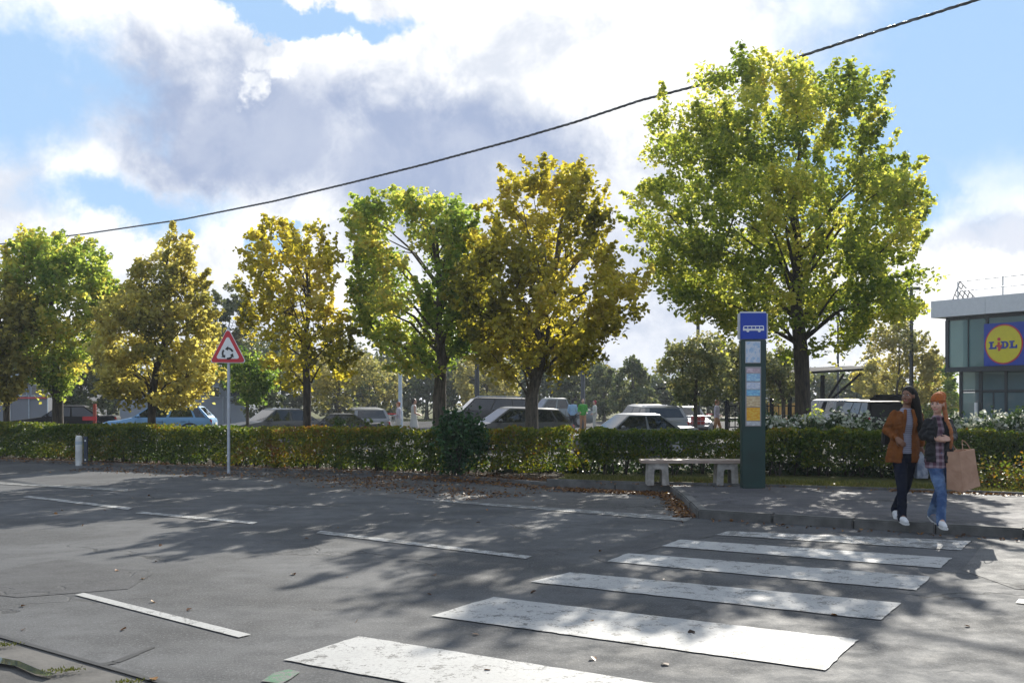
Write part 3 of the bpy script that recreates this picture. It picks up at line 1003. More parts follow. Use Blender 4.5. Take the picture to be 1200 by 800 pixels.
# ------------------------------------------------------------------ grass and fallen leaves
def scatter_along(line, n, spread, zf, jitter=0.0):
    """points scattered about a polyline"""
    Ls = np.array([(b - a).length for a, b in zip(line[:-1], line[1:])])
    pr = Ls / Ls.sum()
    out = []
    for i in rng.choice(len(Ls), size=n, p=pr):
        a, b = line[i], line[i + 1]
        p = a.lerp(b, rng.random())
        d = (b - a).normalized()
        o = rng.normal() * spread
        p = p + Vector((-d.y, d.x, 0)) * o
        out.append((p.x, p.y, zf(p) + rng.random() * .012))
    return np.array(out)
bl = [p + Vector((0, .55, 0)) for p in pvb[:-1]]
gp = []
while len(gp) < 26000:
    i = rng.integers(0, len(pvb) - 2)
    a = pvb[i].lerp(pvb[i + 1], rng.random())
    w = rng.random() ** 1.2 * 1.9
    if a.x < 1.1 or a.x > 13: continue
    p = a + Vector((0, .10 + w, 0))
    if noise.noise(Vector((p.x * 1.3, p.y * 1.6, 0))) < -0.22 and rng.random() < .8: continue
    gp.append((p.x, p.y, .09 + .025))
gp = np.array(gp)
hgt = rng.uniform(.03, .10, len(gp))
gp[:, 2] = .085 + hgt * .45
def blades(name, c, h, tint, mat):
    n = len(c)
    a = rng.random(n) * 2 * math.pi
    w = 0.006
    ln = rng.normal(size=(n, 2)) * 0.4
    b = c.copy(); b[:, 2] -= h * .45
    o = np.stack([np.cos(a), np.sin(a), np.zeros(n)], 1) * w
    tip = b + np.stack([ln[:, 0] * h, ln[:, 1] * h, h], 1)
    v = np.stack([b - o, b + o, tip], 1).reshape(-1, 3).astype(np.float32)
    me = bpy.data.meshes.new(name)
    me.vertices.add(n * 3); me.vertices.foreach_set('co', v.reshape(-1))
    me.loops.add(n * 3); me.loops.foreach_set('vertex_index', np.arange(n * 3, dtype=np.int32))
    me.polygons.add(n); me.polygons.foreach_set('loop_start', (np.arange(n) * 3).astype(np.int32))
    at = me.attributes.new('tint', 'FLOAT', 'FACE'); at.data.foreach_set('value', tint.astype(np.float32))
    me.update(calc_edges=True); me.materials.append(mat)
    return link(name, me)
tag(blades('grass', gp, hgt, rng.random(len(gp)), M['lf_grass']), 'thin yellowing grass under the hedge behind the pavement', 'grass', kind='stuff')
# low ivy behind the hedges
iv = []
while len(iv) < 9000:
    i = rng.integers(1, len(hedge_line) - 2)
    a = hedge_line[i].lerp(hedge_line[i + 1], rng.random())
    if a.x < -24 or a.x > 18: continue
    iv.append((a.x + rng.normal() * .1, a.y + .55 + rng.random() * 1.5, .07 + .26 * rng.random() ** 1.5))
iv = np.array(iv)
tag(leaf_object('ground_cover', iv, rng.uniform(.06, .12, len(iv)), rng.random(len(iv)) * .5, M['lf_shrub'], None), 'low dark ivy covering the soil behind the hedges', 'ground cover', kind='stuff')
# weeds in the gutter
wd = []
for px, py, k, r in [(75, 786, 130, .05), (4, 756, 90, .05), (152, 799, 60, .05)]:
    p = G(px, py)
    q = np.stack([p.x + rng.normal(size=k) * r, p.y + rng.normal(size=k) * r * .6, np.full(k, .012)], 1)
    wd.append(q)
wd = np.concatenate(wd)
tag(blades('weeds', wd, rng.uniform(.006, .02, len(wd)), rng.random(len(wd)) * .6, M['lf_grass']), 'tufts of moss and weeds growing in the near gutter', 'weeds', kind='stuff')

def zl(p): return 0.008
parts = []
bay = [G(450, 557.5), G(560, 564.5), G(660, 572.5), G(783, 578)]
parts.append(scatter_along(bay, 1200, .22, zl) + np.array([0, -.16, 0]))
parts.append(scatter_along([G(662, 573), G(783, 578.5)], 900, .16, zl) + np.array([0, -.2, 0]))
parts.append(scatter_along([G(785, 579), G(800, 589), G(817, 607)], 700, .10, zl) + np.array([-.14, 0, 0]))
parts.append(scatter_along([G(390, 562), G(600, 583)], 900, .55, zl))
parts.append(scatter_along([G(100, 549), G(268, 556), G(460, 562)], 900, .45, zl))
parts.append(scatter_along([G(825, 608.5), G(1000, 620.5), G(1190, 632)], 70, .10, zl) + np.array([0, -.14, 0]))
vz = lambda p: 0.062
parts.append(scatter_along([G(0, 537.5, .05), G(268, 547.5, .05), G(460, 553, .05), G(640, 562, .05)], 2600, .42, vz))
parts.append(scatter_along([G(1045, 575.5, .1), G(1200, 581, .1)], 900, .16, lambda p: .125) )
parts.append(scatter_along([G(700, 566, .1), G(900, 570, .1), G(1045, 574, .1)], 260, .4, lambda p: .125))
parts.append(scatter_along([G(470, 556, .1), G(660, 560, .1)], 300, .3, vz))
q = []
for i in range(50):
    px, py = rng.uniform(-50, 1250), 575 + 225 * rng.random() ** 1.6
    p = G(px, py); q.append((p.x, p.y, .009))
parts.append(np.array(q))
lt = np.concatenate(parts)
# keep only what lies on a surface
tag(leaf_object('fallen_leaves', lt, rng.uniform(.03, .07, len(lt)), np.clip(rng.normal(.5, .24, len(lt)), 0, 1), M['lf_litter'], None, flat=True, up=.6),
    'dry orange and brown leaves lying along the kerbs', 'leaves', kind='stuff')

# ------------------------------------------------------------------ street furniture
# triangular road sign with three circling arrows
p = G(268, 552, .05)
s = empty('road_sign', (p.x, p.y, .05), 0, 'triangular red bordered road sign with three circling arrows on grey post', 'road sign')
MB().tube([(0, 0, -.1), (0, 0, 3.30)], .036, 14).build('post', M['steel'], s, smooth=True)
MB().ball((0, 0, 3.30), (.038, .038, .02), 12, 6).build('post_cap', M['steel'], s, smooth=True)
def tri(r, n=7, rad=.05):
    """rounded triangle, corner circle radius rad, r = centre to corner circle"""
    out = []
    for k in range(3):
        a = math.pi / 2 - k * 2 * math.pi / 3
        cx, cz = math.cos(a) * r, math.sin(a) * r * 1.12
        for j in range(n):
            b = a + math.pi / 3 - j * (2 * math.pi / 3) / (n - 1)
            out.append((cx + rad * math.cos(b), cz + rad * math.sin(b)))
    return out
TZ = 2.76
Mt = Matrix.Translation((0, -.062, TZ))
MB().prism(tri(.395), .02, Mt).build('sign_back', M['white'], s)
MB().prism(tri(.372), .006, Matrix.Translation((0, -.070, TZ))).build('red_border', M['red'], s)
MB().prism(tri(.245, rad=.04), .006, Matrix.Translation((0, -.077, TZ))).build('white_panel', M['white'], s)
def arc_arrow(a0, r=.118, w=.042):
    """one arrow of the ring: bent shaft and a head"""
    pts = []
    sw = 1.15
    N = 8
    out = [(math.cos(a0 + sw * i / N) * (r + w / 2), math.sin(a0 + sw * i / N) * (r + w / 2)) for i in range(N + 1)]
    inn = [(math.cos(a0 + sw * i / N) * (r - w / 2), math.sin(a0 + sw * i / N) * (r - w / 2)) for i in range(N, -1, -1)]
    e = a0 + sw
    head = [(math.cos(e) * (r + w * 1.3), math.sin(e) * (r + w * 1.3)), (math.cos(e + .62) * r, math.sin(e + .62) * r), (math.cos(e) * (r - w * 1.3), math.sin(e) * (r - w * 1.3))]
    return out + head + inn
for k in range(3):
    MB().prism(arc_arrow(math.radians(20 + 120 * k)), .003, Matrix.Translation((0, -.081, TZ - .055))).build('arrow', M['black'], s)
for zz in (TZ - .14, TZ + .16):
    MB().box((0, -.034, zz), (.12, .02, .03)).build('bracket', M['steel'], s)

# marker posts in front of the hedge
p = G(92.5, 543, .05)
s = empty('bollard', (p.x, p.y, .05), 0, 'short white bollard with rounded top in front of the left hedge', 'bollard')
MB().tube([(0, 0, -.1), (0, 0, .66), (0, 0, .70), (0, 0, .725)], [.085, .085, .075, .04], 16).build('post', simple('weathered white plastic', (.55, .55, .52), .6, var=.2, scale=5), s, smooth=True)
MB().tube([(0, 0, .50), (0, 0, .58)], [.087, .087], 16).build('band', M['palepole'], s, smooth=True)
p = G(100.5, 542, .05)
s = empty('marker_post', (p.x, p.y, .05), 0, 'thin dark blue-grey marker post beside the white bollard', 'post')
MB().box((0, 0, .30), (.10, .06, .78)).build('post', simple('dark blue plastic', (.04, .055, .08), .5), s, bevel=.01)
for zz in (.08, .58): MB().tube([(0, -.033, zz), (0, -.036, zz)], .022, 10).build('reflector', M['white'], s)

# bench: slab seat on two arched concrete feet
bl_, br_ = G(752, 568, PZ), G(868, 568, PZ)
bc = (bl_ + br_) / 2
brz = math.atan2(br_.y - bl_.y, br_.x - bl_.x) - .03
s = empty('bench', (bc.x + .02, bc.y + .05, PZ), brz, 'low backless bench, pale plank seat on two arched concrete feet', 'bench')
mw, tw, bw = new_mat('weathered bench plank')
tcw = tw.n('ShaderNodeTexCoord'); mpw = tw.n('ShaderNodeMapping'); mpw.inputs['Scale'].default_value = (1.2, 14, 8)
tw.put(mpw.inputs[0], tcw.outputs['Object'])
nw = tw.noise(mpw.outputs[0], 3, 6, .65)
tw.put(bw.inputs['Base Color'], tw.mix(tw.ss(nw, .3, .7), (.24, .17, .13), (.42, .34, .28)))
bw.inputs['Roughness'].default_value = .55
for yy in (-.16, 0, .16):
    MB().box((0, yy, .435 + random.uniform(-.002, .002)), (1.90, .150, .06)).build('seat_plank', mw, s, bevel=.008)
for xx in (-.64, .62):
    w = .20
    poly = [(-w, 0), (-w + .02, .40), (w - .02, .40), (w, 0), (.075, 0), (.07, .26), (.05, .295), (-.05, .295), (-.07, .26), (-.075, 0)]
    MB().prism(poly, .42, Matrix.Translation((xx, -.21, 0))).build('foot', M['concrete'], s, bevel=.008)

# bus stop pillar
p = G(882, 571.5, PZ)
s = empty('bus_stop_pillar', (p.x, p.y, PZ), -.04, 'tall dark green bus stop pillar with blue header and timetables', 'bus stop')
mg = simple('dark green enamel', (.006, .032, .026), .4, var=.25, scale=2.5)
MB().rings([[(-a, -b, z), (a, -b, z), (a, b, z), (-a, b, z)] for a, b, z in ((.205, .10, 0), (.205, .10, .9), (.212, .10, 1.5), (.222, .10, 2.62))]).build('pillar', mg, s, bevel=.012)
MB().box((0, 0, 2.86), (.52, .14, .52)).build('header_box', simple('pale grey frame', (.52, .53, .55), .4, .2), s, bevel=.035)
MB().box((0, -.074, 2.86), (.462, .012, .462)).build('header_panel', M['blue'], s, bevel=.005)
# bus seen from the side, in white
bz = 2.81
hb_ = MB()
body = [(-.185, -.03), (-.185, .015), (-.175, .050), (-.15, .058), (.165, .058), (.18, .048), (.185, -.03)]
hb_.prism(body, .004, Matrix.Translation((0, -.085, bz)))
hb_.build('bus_symbol', M['white'], s)
for k in range(5):
    MB().box((-.135 + k * .068, -.087, bz + .024), (.054, .003, .034)).build('bus_window', M['blue'], s)
for xx in (-.10, .10):
    MB().tube([(xx, -.084, bz - .032), (xx, -.0875, bz - .032)], .026, 14).build('bus_wheel', M['white'], s)
mp_, tp_, bp_ = new_mat('printed map')
tcp = tp_.n('ShaderNodeTexCoord')
tp_.put(bp_.inputs['Base Color'], tp_.ramp(tp_.noise(tcp.outputs['Object'], 9, 5, .6), [(.36, (.62, .64, .68)), (.50, (.55, .60, .68)), (.56, (.22, .40, .62)), (.62, (.6, .62, .66))]))
bp_.inputs['Roughness'].default_value = .3
MB().box((-.015, -.104, 2.40), (.27, .010, .385)).build('map_frame', simple('sheet frame', (.45, .45, .45), .4), s, bevel=.003)
MB().box((-.015, -.1105, 2.40), (.245, .006, .36)).build('route_map', mp_, s)
MB().box((-.01, -.104, 1.62), (.275, .010, 1.05)).build('timetable_frame', simple('timetable frame', (.30, .28, .28), .4), s, bevel=.003)
pc = [('blue', 2.075, .09, (.45, .33, .36)), ('b', 1.955, .14, (.25, .42, .62)), ('c', 1.81, .13, (.45, .50, .62)), ('d', 1.685, .11, (.16, .38, .62)), ('e', 1.53, .19, (.52, .36, .20)), ('f', 1.31, .24, (.72, .32, .01)), ('g', 1.145, .075, (.45, .45, .46))]
for i, (k, zz, hh, c) in enumerate(pc):
    mm, t2, b2 = new_mat('printed timetable')
    tc2 = t2.n('ShaderNodeTexCoord')
    mp2 = t2.n('ShaderNodeMapping'); mp2.inputs['Scale'].default_value = (1, 1, 3.0); t2.put(mp2.inputs[0], tc2.outputs['Object'])
    nn = t2.noise(mp2.outputs[0], 22, 3, .6)
    t2.put(b2.inputs['Base Color'], t2.mix(t2.ss(nn, .45, .62, 0, .6), c, tuple(min(.8, q * 1.7 + .1) for q in c)))
    b2.inputs['Roughness'].default_value = .3
    MB().box((-.01, -.1115, zz), (.235, .006, hh - .008)).build('timetable_sheet', mm, s)

# overhead cable
cab_px = [(-320, 296), (-150, 296), (0, 286), (100, 274), (215, 257), (320, 236), (410, 214.5), (500, 192), (600, 165), (675, 143), (750, 118), (870, 87), (942, 65), (1040, 33), (1142, 1), (1260, -40), (1420, -105)]
a0, b0_ = Vector((-35.2, 69.8, 0)), Vector((12.0, 26.4, 0))
pts = []
for px, py in cab_px:
    k = (px - CX) / F
    # meet the plan line a0 + t (b0-a0)
    dx, dy = b0_.x - a0.x, b0_.y - a0.y
    t = (k * a0.y - a0.x) / (dx - k * dy)
    Y = a0.y + t * dy
    pts.append(P(px, py, Y))
cable_o = empty('overhead_cable', pts[0], 0, 'black twisted power cable sagging across the sky from right to left', 'cable')
fine_pts = []
for a, b in zip(pts[:-1], pts[1:]):
    n = max(2, int((b - a).length / .2))
    for i in range(n): fine_pts.append(a.lerp(b, i / n) - pts[0])
mc1 = simple('black cable sheath', (.012, .012, .014), .5)
mc2 = simple('grey cable sheath', (.10, .10, .11), .5)
for j, mm in enumerate((mc1, mc1, mc2)):
    q = []
    for i, p in enumerate(fine_pts):
        ph = i * .2 / .9 * 2 * math.pi + j * 2 * math.pi / 3
        q.append(p + Vector((0, math.cos(ph), math.sin(ph))) * .024)
    MB().tube(q, .026, 6).build('strand', mm, cable_o, smooth=True)

# lamp posts in the car park
def lamp(name, label, px, Y, top_py, rad, mat, head=None, group='poles in the car park'):
    p = P(px, HZ, Y); zb = zpark(Y)
    h = H + (HZ - top_py) * Y / F - zb
    s = empty(name, (p.x, p.y, zb), 0, label, 'lamp post', group)
    MB().tube([(0, 0, 0), (0, 0, .9), (0, 0, .95), (0, 0, h)], [rad * 1.35, rad * 1.35, rad, rad * .75], 12).build('pole', M[mat], s, smooth=True)
    MB().box((0, 0, .01), (rad * 5, rad * 5, .02)).build('base_plate', M[mat], s)
    if head == 'arm':
        sc = Y / F
        MB().tube([(0, 0, h - .35), (-.25, 0, h - .02), (-.5, 0, h + .05)], .045, 8).build('arm', M[mat], s, smooth=True)
        MB().rings([[(-.36 + dx, dy, h + .03 + dz) for dx, dy, dz in q] for q in ([(-.85, -.12, .12), (-.85, .12, .12), (-.85, .12, .2), (-.85, -.12, .2)], [(-.3, -.16, 0), (-.3, .16, 0), (-.3, .16, .12), (-.3, -.16, .12)], [(.1, -.1, -.02), (.1, .1, -.02), (.1, .1, .08), (.1, -.1, .08)])]).build('lamp_head', M[mat], s, bevel=.02)
        MB().rings([[(.30 + dx, dy, h + .10 + dz) for dx, dy, dz in q] for q in ([(-.3, -.1, -.06), (-.3, .1, -.06), (-.3, .1, .06), (-.3, -.1, .06)], [(.3, -.14, .1), (.3, .14, .1), (.3, .14, .25), (.3, -.14, .25)])]).build('lamp_head', M[mat], s, bevel=.02)
    elif head == 'box':
        MB().box((0, -.02, h), (.75, .3, .12)).build('lamp_head', M[mat], s, bevel=.03)
    return s
lamp('lamp_post', 'dark lamp post with twin heads between the pale trees, left of the bus stop pillar', 818, 42, 338, .085, 'darkpole', 'arm')
lamp('lamp_post', 'dark lamp post behind the two women, right of the tallest maple', 1068, 46, 338, .10, 'darkpole', 'box')
lamp('lamp_post', 'thin dark pole right of the tallest maple trunk', 982, 58, 360, .07, 'darkpole', 'box')
lamp('lamp_post', 'dark pole between the green maple and the golden maple', 559, 50, 395, .13, 'darkpole', 'box')
lamp('lamp_post', 'dark pole right of the golden maple, behind the cyclist', 683, 52, 400, .12, 'darkpole', 'box')
lamp('lamp_post', 'pale grey pole left of the green maple, behind two standing people', 469, 58, 395, .12, 'palepole', 'box')
# ------------------------------------------------------------------ background trees
def bgtree(label, px, Y, top, bot, w, ncl, nleaf, ls, mat, tb, kind='round', cat='tree', group='trees beyond the car park', trunk=4, clr=None, name='background_tree', gate=-.1):
    hh = bot - top
    if kind == 'cone':
        prof = [(top, px - w * .04, px + w * .05), (top + hh * .25, px - w * .24, px + w * .22), (top + hh * .6, px - w * .42, px + w * .44), (top + hh * .9, px - w * .5, px + w * .5), (bot, px - w * .35, px + w * .35)]
    else:
        prof = [(top, px - w * .14, px + w * .12), (top + hh * .15, px - w * .36, px + w * .34), (top + hh * .45, px - w * .5, px + w * .5), (top + hh * .75, px - w * .44, px + w * .46), (bot, px - w * .25, px + w * .25)]
    clr = clr or max(.35, w * Y / F * .11)
    return tree(name, label, px, Y, prof, ncl, nleaf, ls, mat, 'bark', trunk, bot - 2, clr=clr, cat=cat, group=group, nlimb=12, tbias=tb, gate=gate, spray=.2)
# pale young trees in the car park
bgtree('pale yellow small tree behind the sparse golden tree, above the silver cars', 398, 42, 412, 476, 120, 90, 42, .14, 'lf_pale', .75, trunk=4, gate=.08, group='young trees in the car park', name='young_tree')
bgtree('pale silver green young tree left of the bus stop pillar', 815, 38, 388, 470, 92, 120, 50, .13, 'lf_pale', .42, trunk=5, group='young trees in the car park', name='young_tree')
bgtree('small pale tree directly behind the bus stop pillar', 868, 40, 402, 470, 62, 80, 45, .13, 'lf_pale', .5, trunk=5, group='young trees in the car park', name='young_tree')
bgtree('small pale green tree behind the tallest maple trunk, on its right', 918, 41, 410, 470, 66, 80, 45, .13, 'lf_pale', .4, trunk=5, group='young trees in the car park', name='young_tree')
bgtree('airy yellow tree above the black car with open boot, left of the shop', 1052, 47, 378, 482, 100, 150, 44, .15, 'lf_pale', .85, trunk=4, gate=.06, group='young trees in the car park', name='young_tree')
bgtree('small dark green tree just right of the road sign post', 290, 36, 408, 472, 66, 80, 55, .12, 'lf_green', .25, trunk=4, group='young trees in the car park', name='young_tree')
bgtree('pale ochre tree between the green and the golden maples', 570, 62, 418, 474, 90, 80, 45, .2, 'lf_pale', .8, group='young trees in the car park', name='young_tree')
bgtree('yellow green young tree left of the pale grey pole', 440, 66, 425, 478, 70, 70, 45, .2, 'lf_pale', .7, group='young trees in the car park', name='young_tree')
bgtree('low grey green tree behind the black car, between two low buildings', 98, 52, 412, 492, 76, 110, 55, .17, 'lf_far', .45)
bgtree('low grey green tree at the right end of the grey shed', 306, 54, 420, 490, 56, 90, 55, .17, 'lf_far', .4)
# taller trees further off
bgtree('tall grey green tree whose top shows left of the sparse golden tree', 268, 64, 335, 470, 80, 110, 55, .24, 'lf_far', .5)
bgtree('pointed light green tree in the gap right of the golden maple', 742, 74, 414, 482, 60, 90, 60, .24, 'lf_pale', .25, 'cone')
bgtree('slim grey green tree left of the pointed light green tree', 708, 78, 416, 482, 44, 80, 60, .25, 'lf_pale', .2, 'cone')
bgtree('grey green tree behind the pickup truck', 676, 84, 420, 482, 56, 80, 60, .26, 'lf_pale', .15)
bgtree('dense green tree at the left corner of the shop', 1094, 62, 418, 500, 62, 110, 60, .2, 'lf_green', .6)
bgtree('yellow green bushy tree left of the shop, behind the women', 1030, 64, 425, 500, 80, 110, 55, .22, 'lf_olive', .5)
far_ = [(120, 400, 90, 84, 'above the blue car'), (215, 405, 90, 88, 'behind the conical olive tree'), (330, 385, 110, 92, 'behind the sparse golden tree'), (300, 400, 100, 86, 'behind the road sign'), (395, 398, 110, 90, 'left of the green maple'),
        (450, 402, 110, 94, 'behind the two standing people'), (500, 395, 110, 90, 'behind the green maple trunk'), (548, 396, 100, 94, 'between the two maple trunks'), (600, 390, 110, 90, 'behind the golden maple trunk'), (640, 396, 100, 96, 'behind the pickup'),
        (690, 424, 90, 92, 'below the gap of open sky'), (760, 440, 90, 95, 'left of the pale silver green tree'), (830, 420, 100, 92, 'behind the lamp post with twin heads'), (890, 415, 110, 90, 'behind the tallest maple trunk'), (960, 436, 100, 92, 'behind the trolley shelter'), (1010, 440, 90, 94, 'behind the white van'),
        (20, 395, 110, 86, 'near the left edge'), (70, 402, 100, 92, 'above the black car'), (-60, 390, 130, 90, 'beyond the left edge')]
for i, (px, top, w, Y, wh) in enumerate(far_):
    bgtree(('hazy green tree at the back ', 'hazy ochre tinted tree at the back ')[i % 3 == 1] + wh, px, Y, top, 486, w, 100, 42, .36, 'lf_far', .35 + .35 * (i % 3 == 1), trunk=5, clr=1.0)
# ------------------------------------------------------------------ far low buildings on the left
mwall = simple('pale grey cladding', (.26, .29, .33), .6, var=.1, scale=.8)
mwall2 = simple('white rendered wall', (.17, .18, .20), .7, var=.06, scale=.8)
mdk = glass_mat('dark far window', (.03, .04, .05))
mred = simple('red trim', (.5, .05, .06), .5)
def far_block(name, label, pxa, pxb, Y, zt, mat, nwin, trim=None, dep=9, cat='building'):
    a, b = P(pxa, HZ, Y), P(pxb, HZ, Y)
    s = empty(name, ((a.x + b.x) / 2, Y, .1), 0, label, cat)
    L = b.x - a.x
    MB().box((0, dep / 2, zt / 2), (L, dep, zt)).build('wall', mat, s)
    MB().box((0, dep / 2, zt + .12), (L + .5, dep + .5, .24)).build('roof', M['palepole'], s)
    n = max(1, nwin)
    for k in range(n):
        x = -L / 2 + (k + .5) * L / n
        f = MB().box((x, -.02, zt * .76), (L / n * .78, .08, zt * .26)).build('window', M['palepole'], s)
        MB().box((x, -.05, zt * .76), (L / n * .70, .06, zt * .20)).build('pane', mdk, f)
        MB().box((x + L / n / 2, -.03, zt * .36), (.05, .06, zt * .60)).build('panel_joint', M['palepole'], s)
    if trim: MB().box((0, -.05, zt * .60), (L, .1, .09)).build('trim_band', trim, s)
    return s
far_block('low_building', 'long low white building with red trim at the left edge', -140, 56, 62, 3.0, mwall2, 9, mred)
far_block('low_building', 'pale grey clad shed behind the blue car', 140, 292, 66, 2.9, mwall, 5)
# red signpost beside the black car
p = P(111, HZ, 36)
s = empty('red_post', (p.x, p.y, .08), 0, 'red post with a short red crossbar, in front of the black car', 'post')
MB().box((0, 0, .75), (.10, .08, 1.5)).build('post', simple('faded red paint', (.34, .05, .03), .6, var=.2), s, bevel=.01)
MB().box((-.17, -.03, .98), (.50, .05, .14)).build('crossbar', M['red'], s, bevel=.01)

# trolley shelter beside the car park, dark steel
msteel = simple('dark steel', (.016, .017, .02), .9, 0, spec=.05)
p = P(935, HZ, 50)
s = empty('trolley_shelter', (p.x, p.y, .18), .1, 'dark steel shelter with tilted canopy behind the tallest maple trunk', 'shelter')
sc = 50 / F
MB().rings([[((-88) * sc, -1.4, 2.62), ((-88) * sc, 1.6, 2.9), ((-88) * sc, 1.6, 3.0), ((-88) * sc, -1.4, 2.72)],
            [((82) * sc, -1.4, 3.0), ((82) * sc, 1.6, 3.2), ((82) * sc, 1.6, 3.32), ((82) * sc, -1.4, 3.12)]]).build('canopy', msteel, s)
for px in (-84, -64, -30, -8, 32):
    MB().box((px * sc, .2, 1.4), (.16, .16, 2.8)).build('post', msteel, s)
for a, b in ((32, 58), (32, 78)):
    MB().tube([(a * sc, .2, 1.2), (b * sc, .2, 2.85)], .06, 6).build('strut', msteel, s)
for k in range(14):
    MB().box(((-86 + k * 6.5) * sc, -.5, .75), (.04, .04, 1.1)).build('rail_bar', msteel, s)
for zz in (.25, .8, 1.28): MB().box((-44 * sc, -.5, zz), (90 * sc, .06, .06)).build('rail', msteel, s)
for i in range(5):
    MB().box(((-75 + i * 16) * sc, 1.2, .65), (.5, .9, .06)).build('trolley_basket', M['darkpole'], s)
p = P(920, HZ, 58)
s = empty('hoarding', (p.x, p.y, .18), 0, 'ochre board standing behind the shelter posts', 'board')
MB().box((0, 0, .9), (1.9, .08, 1.0)).build('board', simple('ochre board', (.52, .30, .07), .6, var=.2, scale=2), s)
for x in (-.7, .7): MB().box((x, .06, .7), (.1, .1, 1.4)).build('leg', M['darkpole'], s)
p = P(800, HZ, 50)
s = empty('canopy_stand', (p.x, p.y, .18), 0, 'dark flat canopy on a single post left of the bus stop pillar', 'canopy')
MB().rings([[(-1.3, -.5, 2.08), (-1.3, .5, 2.08), (-1.3, .5, 2.16), (-1.3, -.5, 2.16)], [(0.1, -.6, 2.10), (.1, .6, 2.10), (.1, .6, 2.28), (.1, -.6, 2.28)], [(.6, -.4, 2.12), (.6, .4, 2.12), (.6, .4, 2.42), (.6, -.4, 2.42)]]).build('roof', msteel, s)
MB().tube([(.35, 0, 0), (.35, 0, 2.2)], .07, 8).build('post', msteel, s)

# ------------------------------------------------------------------ shop building
YC = 43.0
cnr = P(1108, HZ, YC)
fd = Vector((.55, -.835, 0)).normalized()
brz = math.atan2(fd.y, fd.x)
zg = .12
shop = empty('shop_building', (cnr.x, cnr.y, zg), brz, 'glass fronted shop with white roof band at the right edge', 'building')
# local frame: x along the front towards the right, y away from the street, z up
Lf, Df = 13.0, 16.0
z1, z2, z3 = 2.92 - zg, 5.20 - zg, 5.90 - zg          # top of ground floor, top of glass, top of roof band
m_frame = simple('dark grey aluminium', (.035, .043, .05), .4, .3)
m_band = simple('white metal roof band', (.62, .63, .64), .45, .1, .05)
m_gl = glass_mat('shop glass', (.085, .19, .20), .03, .25)  # pane colour carries the green of reflected trees
m_gl2 = glass_mat('shop glass lower', (.12, .19, .215), .03, .25)
m_in = simple('shop interior', (.22, .27, .23), .8)
m_refl = simple('green tree reflection', (.10, .24, .09), .8, var=.3, scale=.6)  # tree reflection put into the colour of panels added behind the glass
# roof band, in panels
px_ = -.35
for w in (2.45, 3.0, 3.0, 3.0, 2.5):
    MB().box((px_ + w / 2 - .006, Df / 2 - .5, (z2 + z3) / 2), (w - .012, Df, z3 - z2)).build('roof_band_panel', m_band, shop)
    px_ += w
MB().box((6.3, Df / 2, z3 - .12), (13, Df - 1.4, .06)).build('roof', M['concrete'], shop)
MB().box((6.5, .12, z2 - .06), (Lf, .2, .12)).build('head_beam', m_frame, shop)
MB().box((6.5, .08, z1 + .08), (Lf, .3, .20)).build('floor_beam', m_frame, shop)
for x, w in ((.05, .14), (1.85, .10), (4.2, .08), (6.6, .08), (9, .08), (12.9, .14)):
    MB().box((x, .09, (z1 + z2) / 2 + .02), (w, .17, z2 - z1 - .28)).build('mullion', m_frame, shop)
for a, b in ((.12, 1.01), (1.01, 1.80), (1.9, 4.16), (4.24, 6.56), (6.64, 8.96), (9.04, 12.83)):
    MB().box(((a + b) / 2, .08, (z1 + z2) / 2), (b - a - .012, .03, z2 - z1 - .26)).build('window_pane', m_gl, shop)
MB().box((1.01, .06, (z1 + z2) / 2), (.03, .06, z2 - z1 - .3)).build('mullion', m_frame, shop)
# ground floor, set back a little
yb = .42
for x, w in ((.42, .12), (1.32, .14), (2.42, .10), (3.5, .1), (5.2, .1), (7.4, .1), (9.8, .1), (12.7, .1)):
    MB().box((x, yb + .05, z1 / 2), (w, .12, z1)).build('mullion', m_frame, shop)
MB().box((6.6, yb + .04, 1.98), (12.3, .10, .09)).build('transom', m_frame, shop)
MB().box((6.6, yb + .04, .06), (12.3, .10, .12)).build('sill', m_frame, shop)
for i, (a, b) in enumerate(((.48, 1.25), (1.39, 2.37), (2.47, 3.45), (3.55, 5.15), (5.25, 7.35), (7.45, 9.75), (9.85, 12.65))):
    MB().box(((a + b) / 2, yb + .05, 2.42), (b - a, .025, .78)).build('window_pane', m_gl2, shop)
    if i == 1:
        for q, (c, d) in enumerate(((a, (a + b) / 2), ((a + b) / 2, b))):
            dr_ = MB().box(((c + d) / 2, yb + .05, 1.03), (d - c - .02, .025, 1.78)).build('glass_door', m_gl2, shop)
            MB().box((d - .05 if q == 0 else c + .05, yb - .01, 1.0), (.025, .04, .5)).build('handle', M['steel'], dr_)
        MB().box(((a + b) / 2, yb + .03, 1.03), (.05, .06, 1.8)).build('mullion', m_frame, shop)
    else:
        MB().box(((a + b) / 2, yb + .05, 1.03), (b - a, .025, 1.78)).build('window_pane', m_gl2, shop)
MB().box((1.20, yb - .12, .75), (.10, .10, 1.5)).build('entrance_bollard', M['white'], shop)
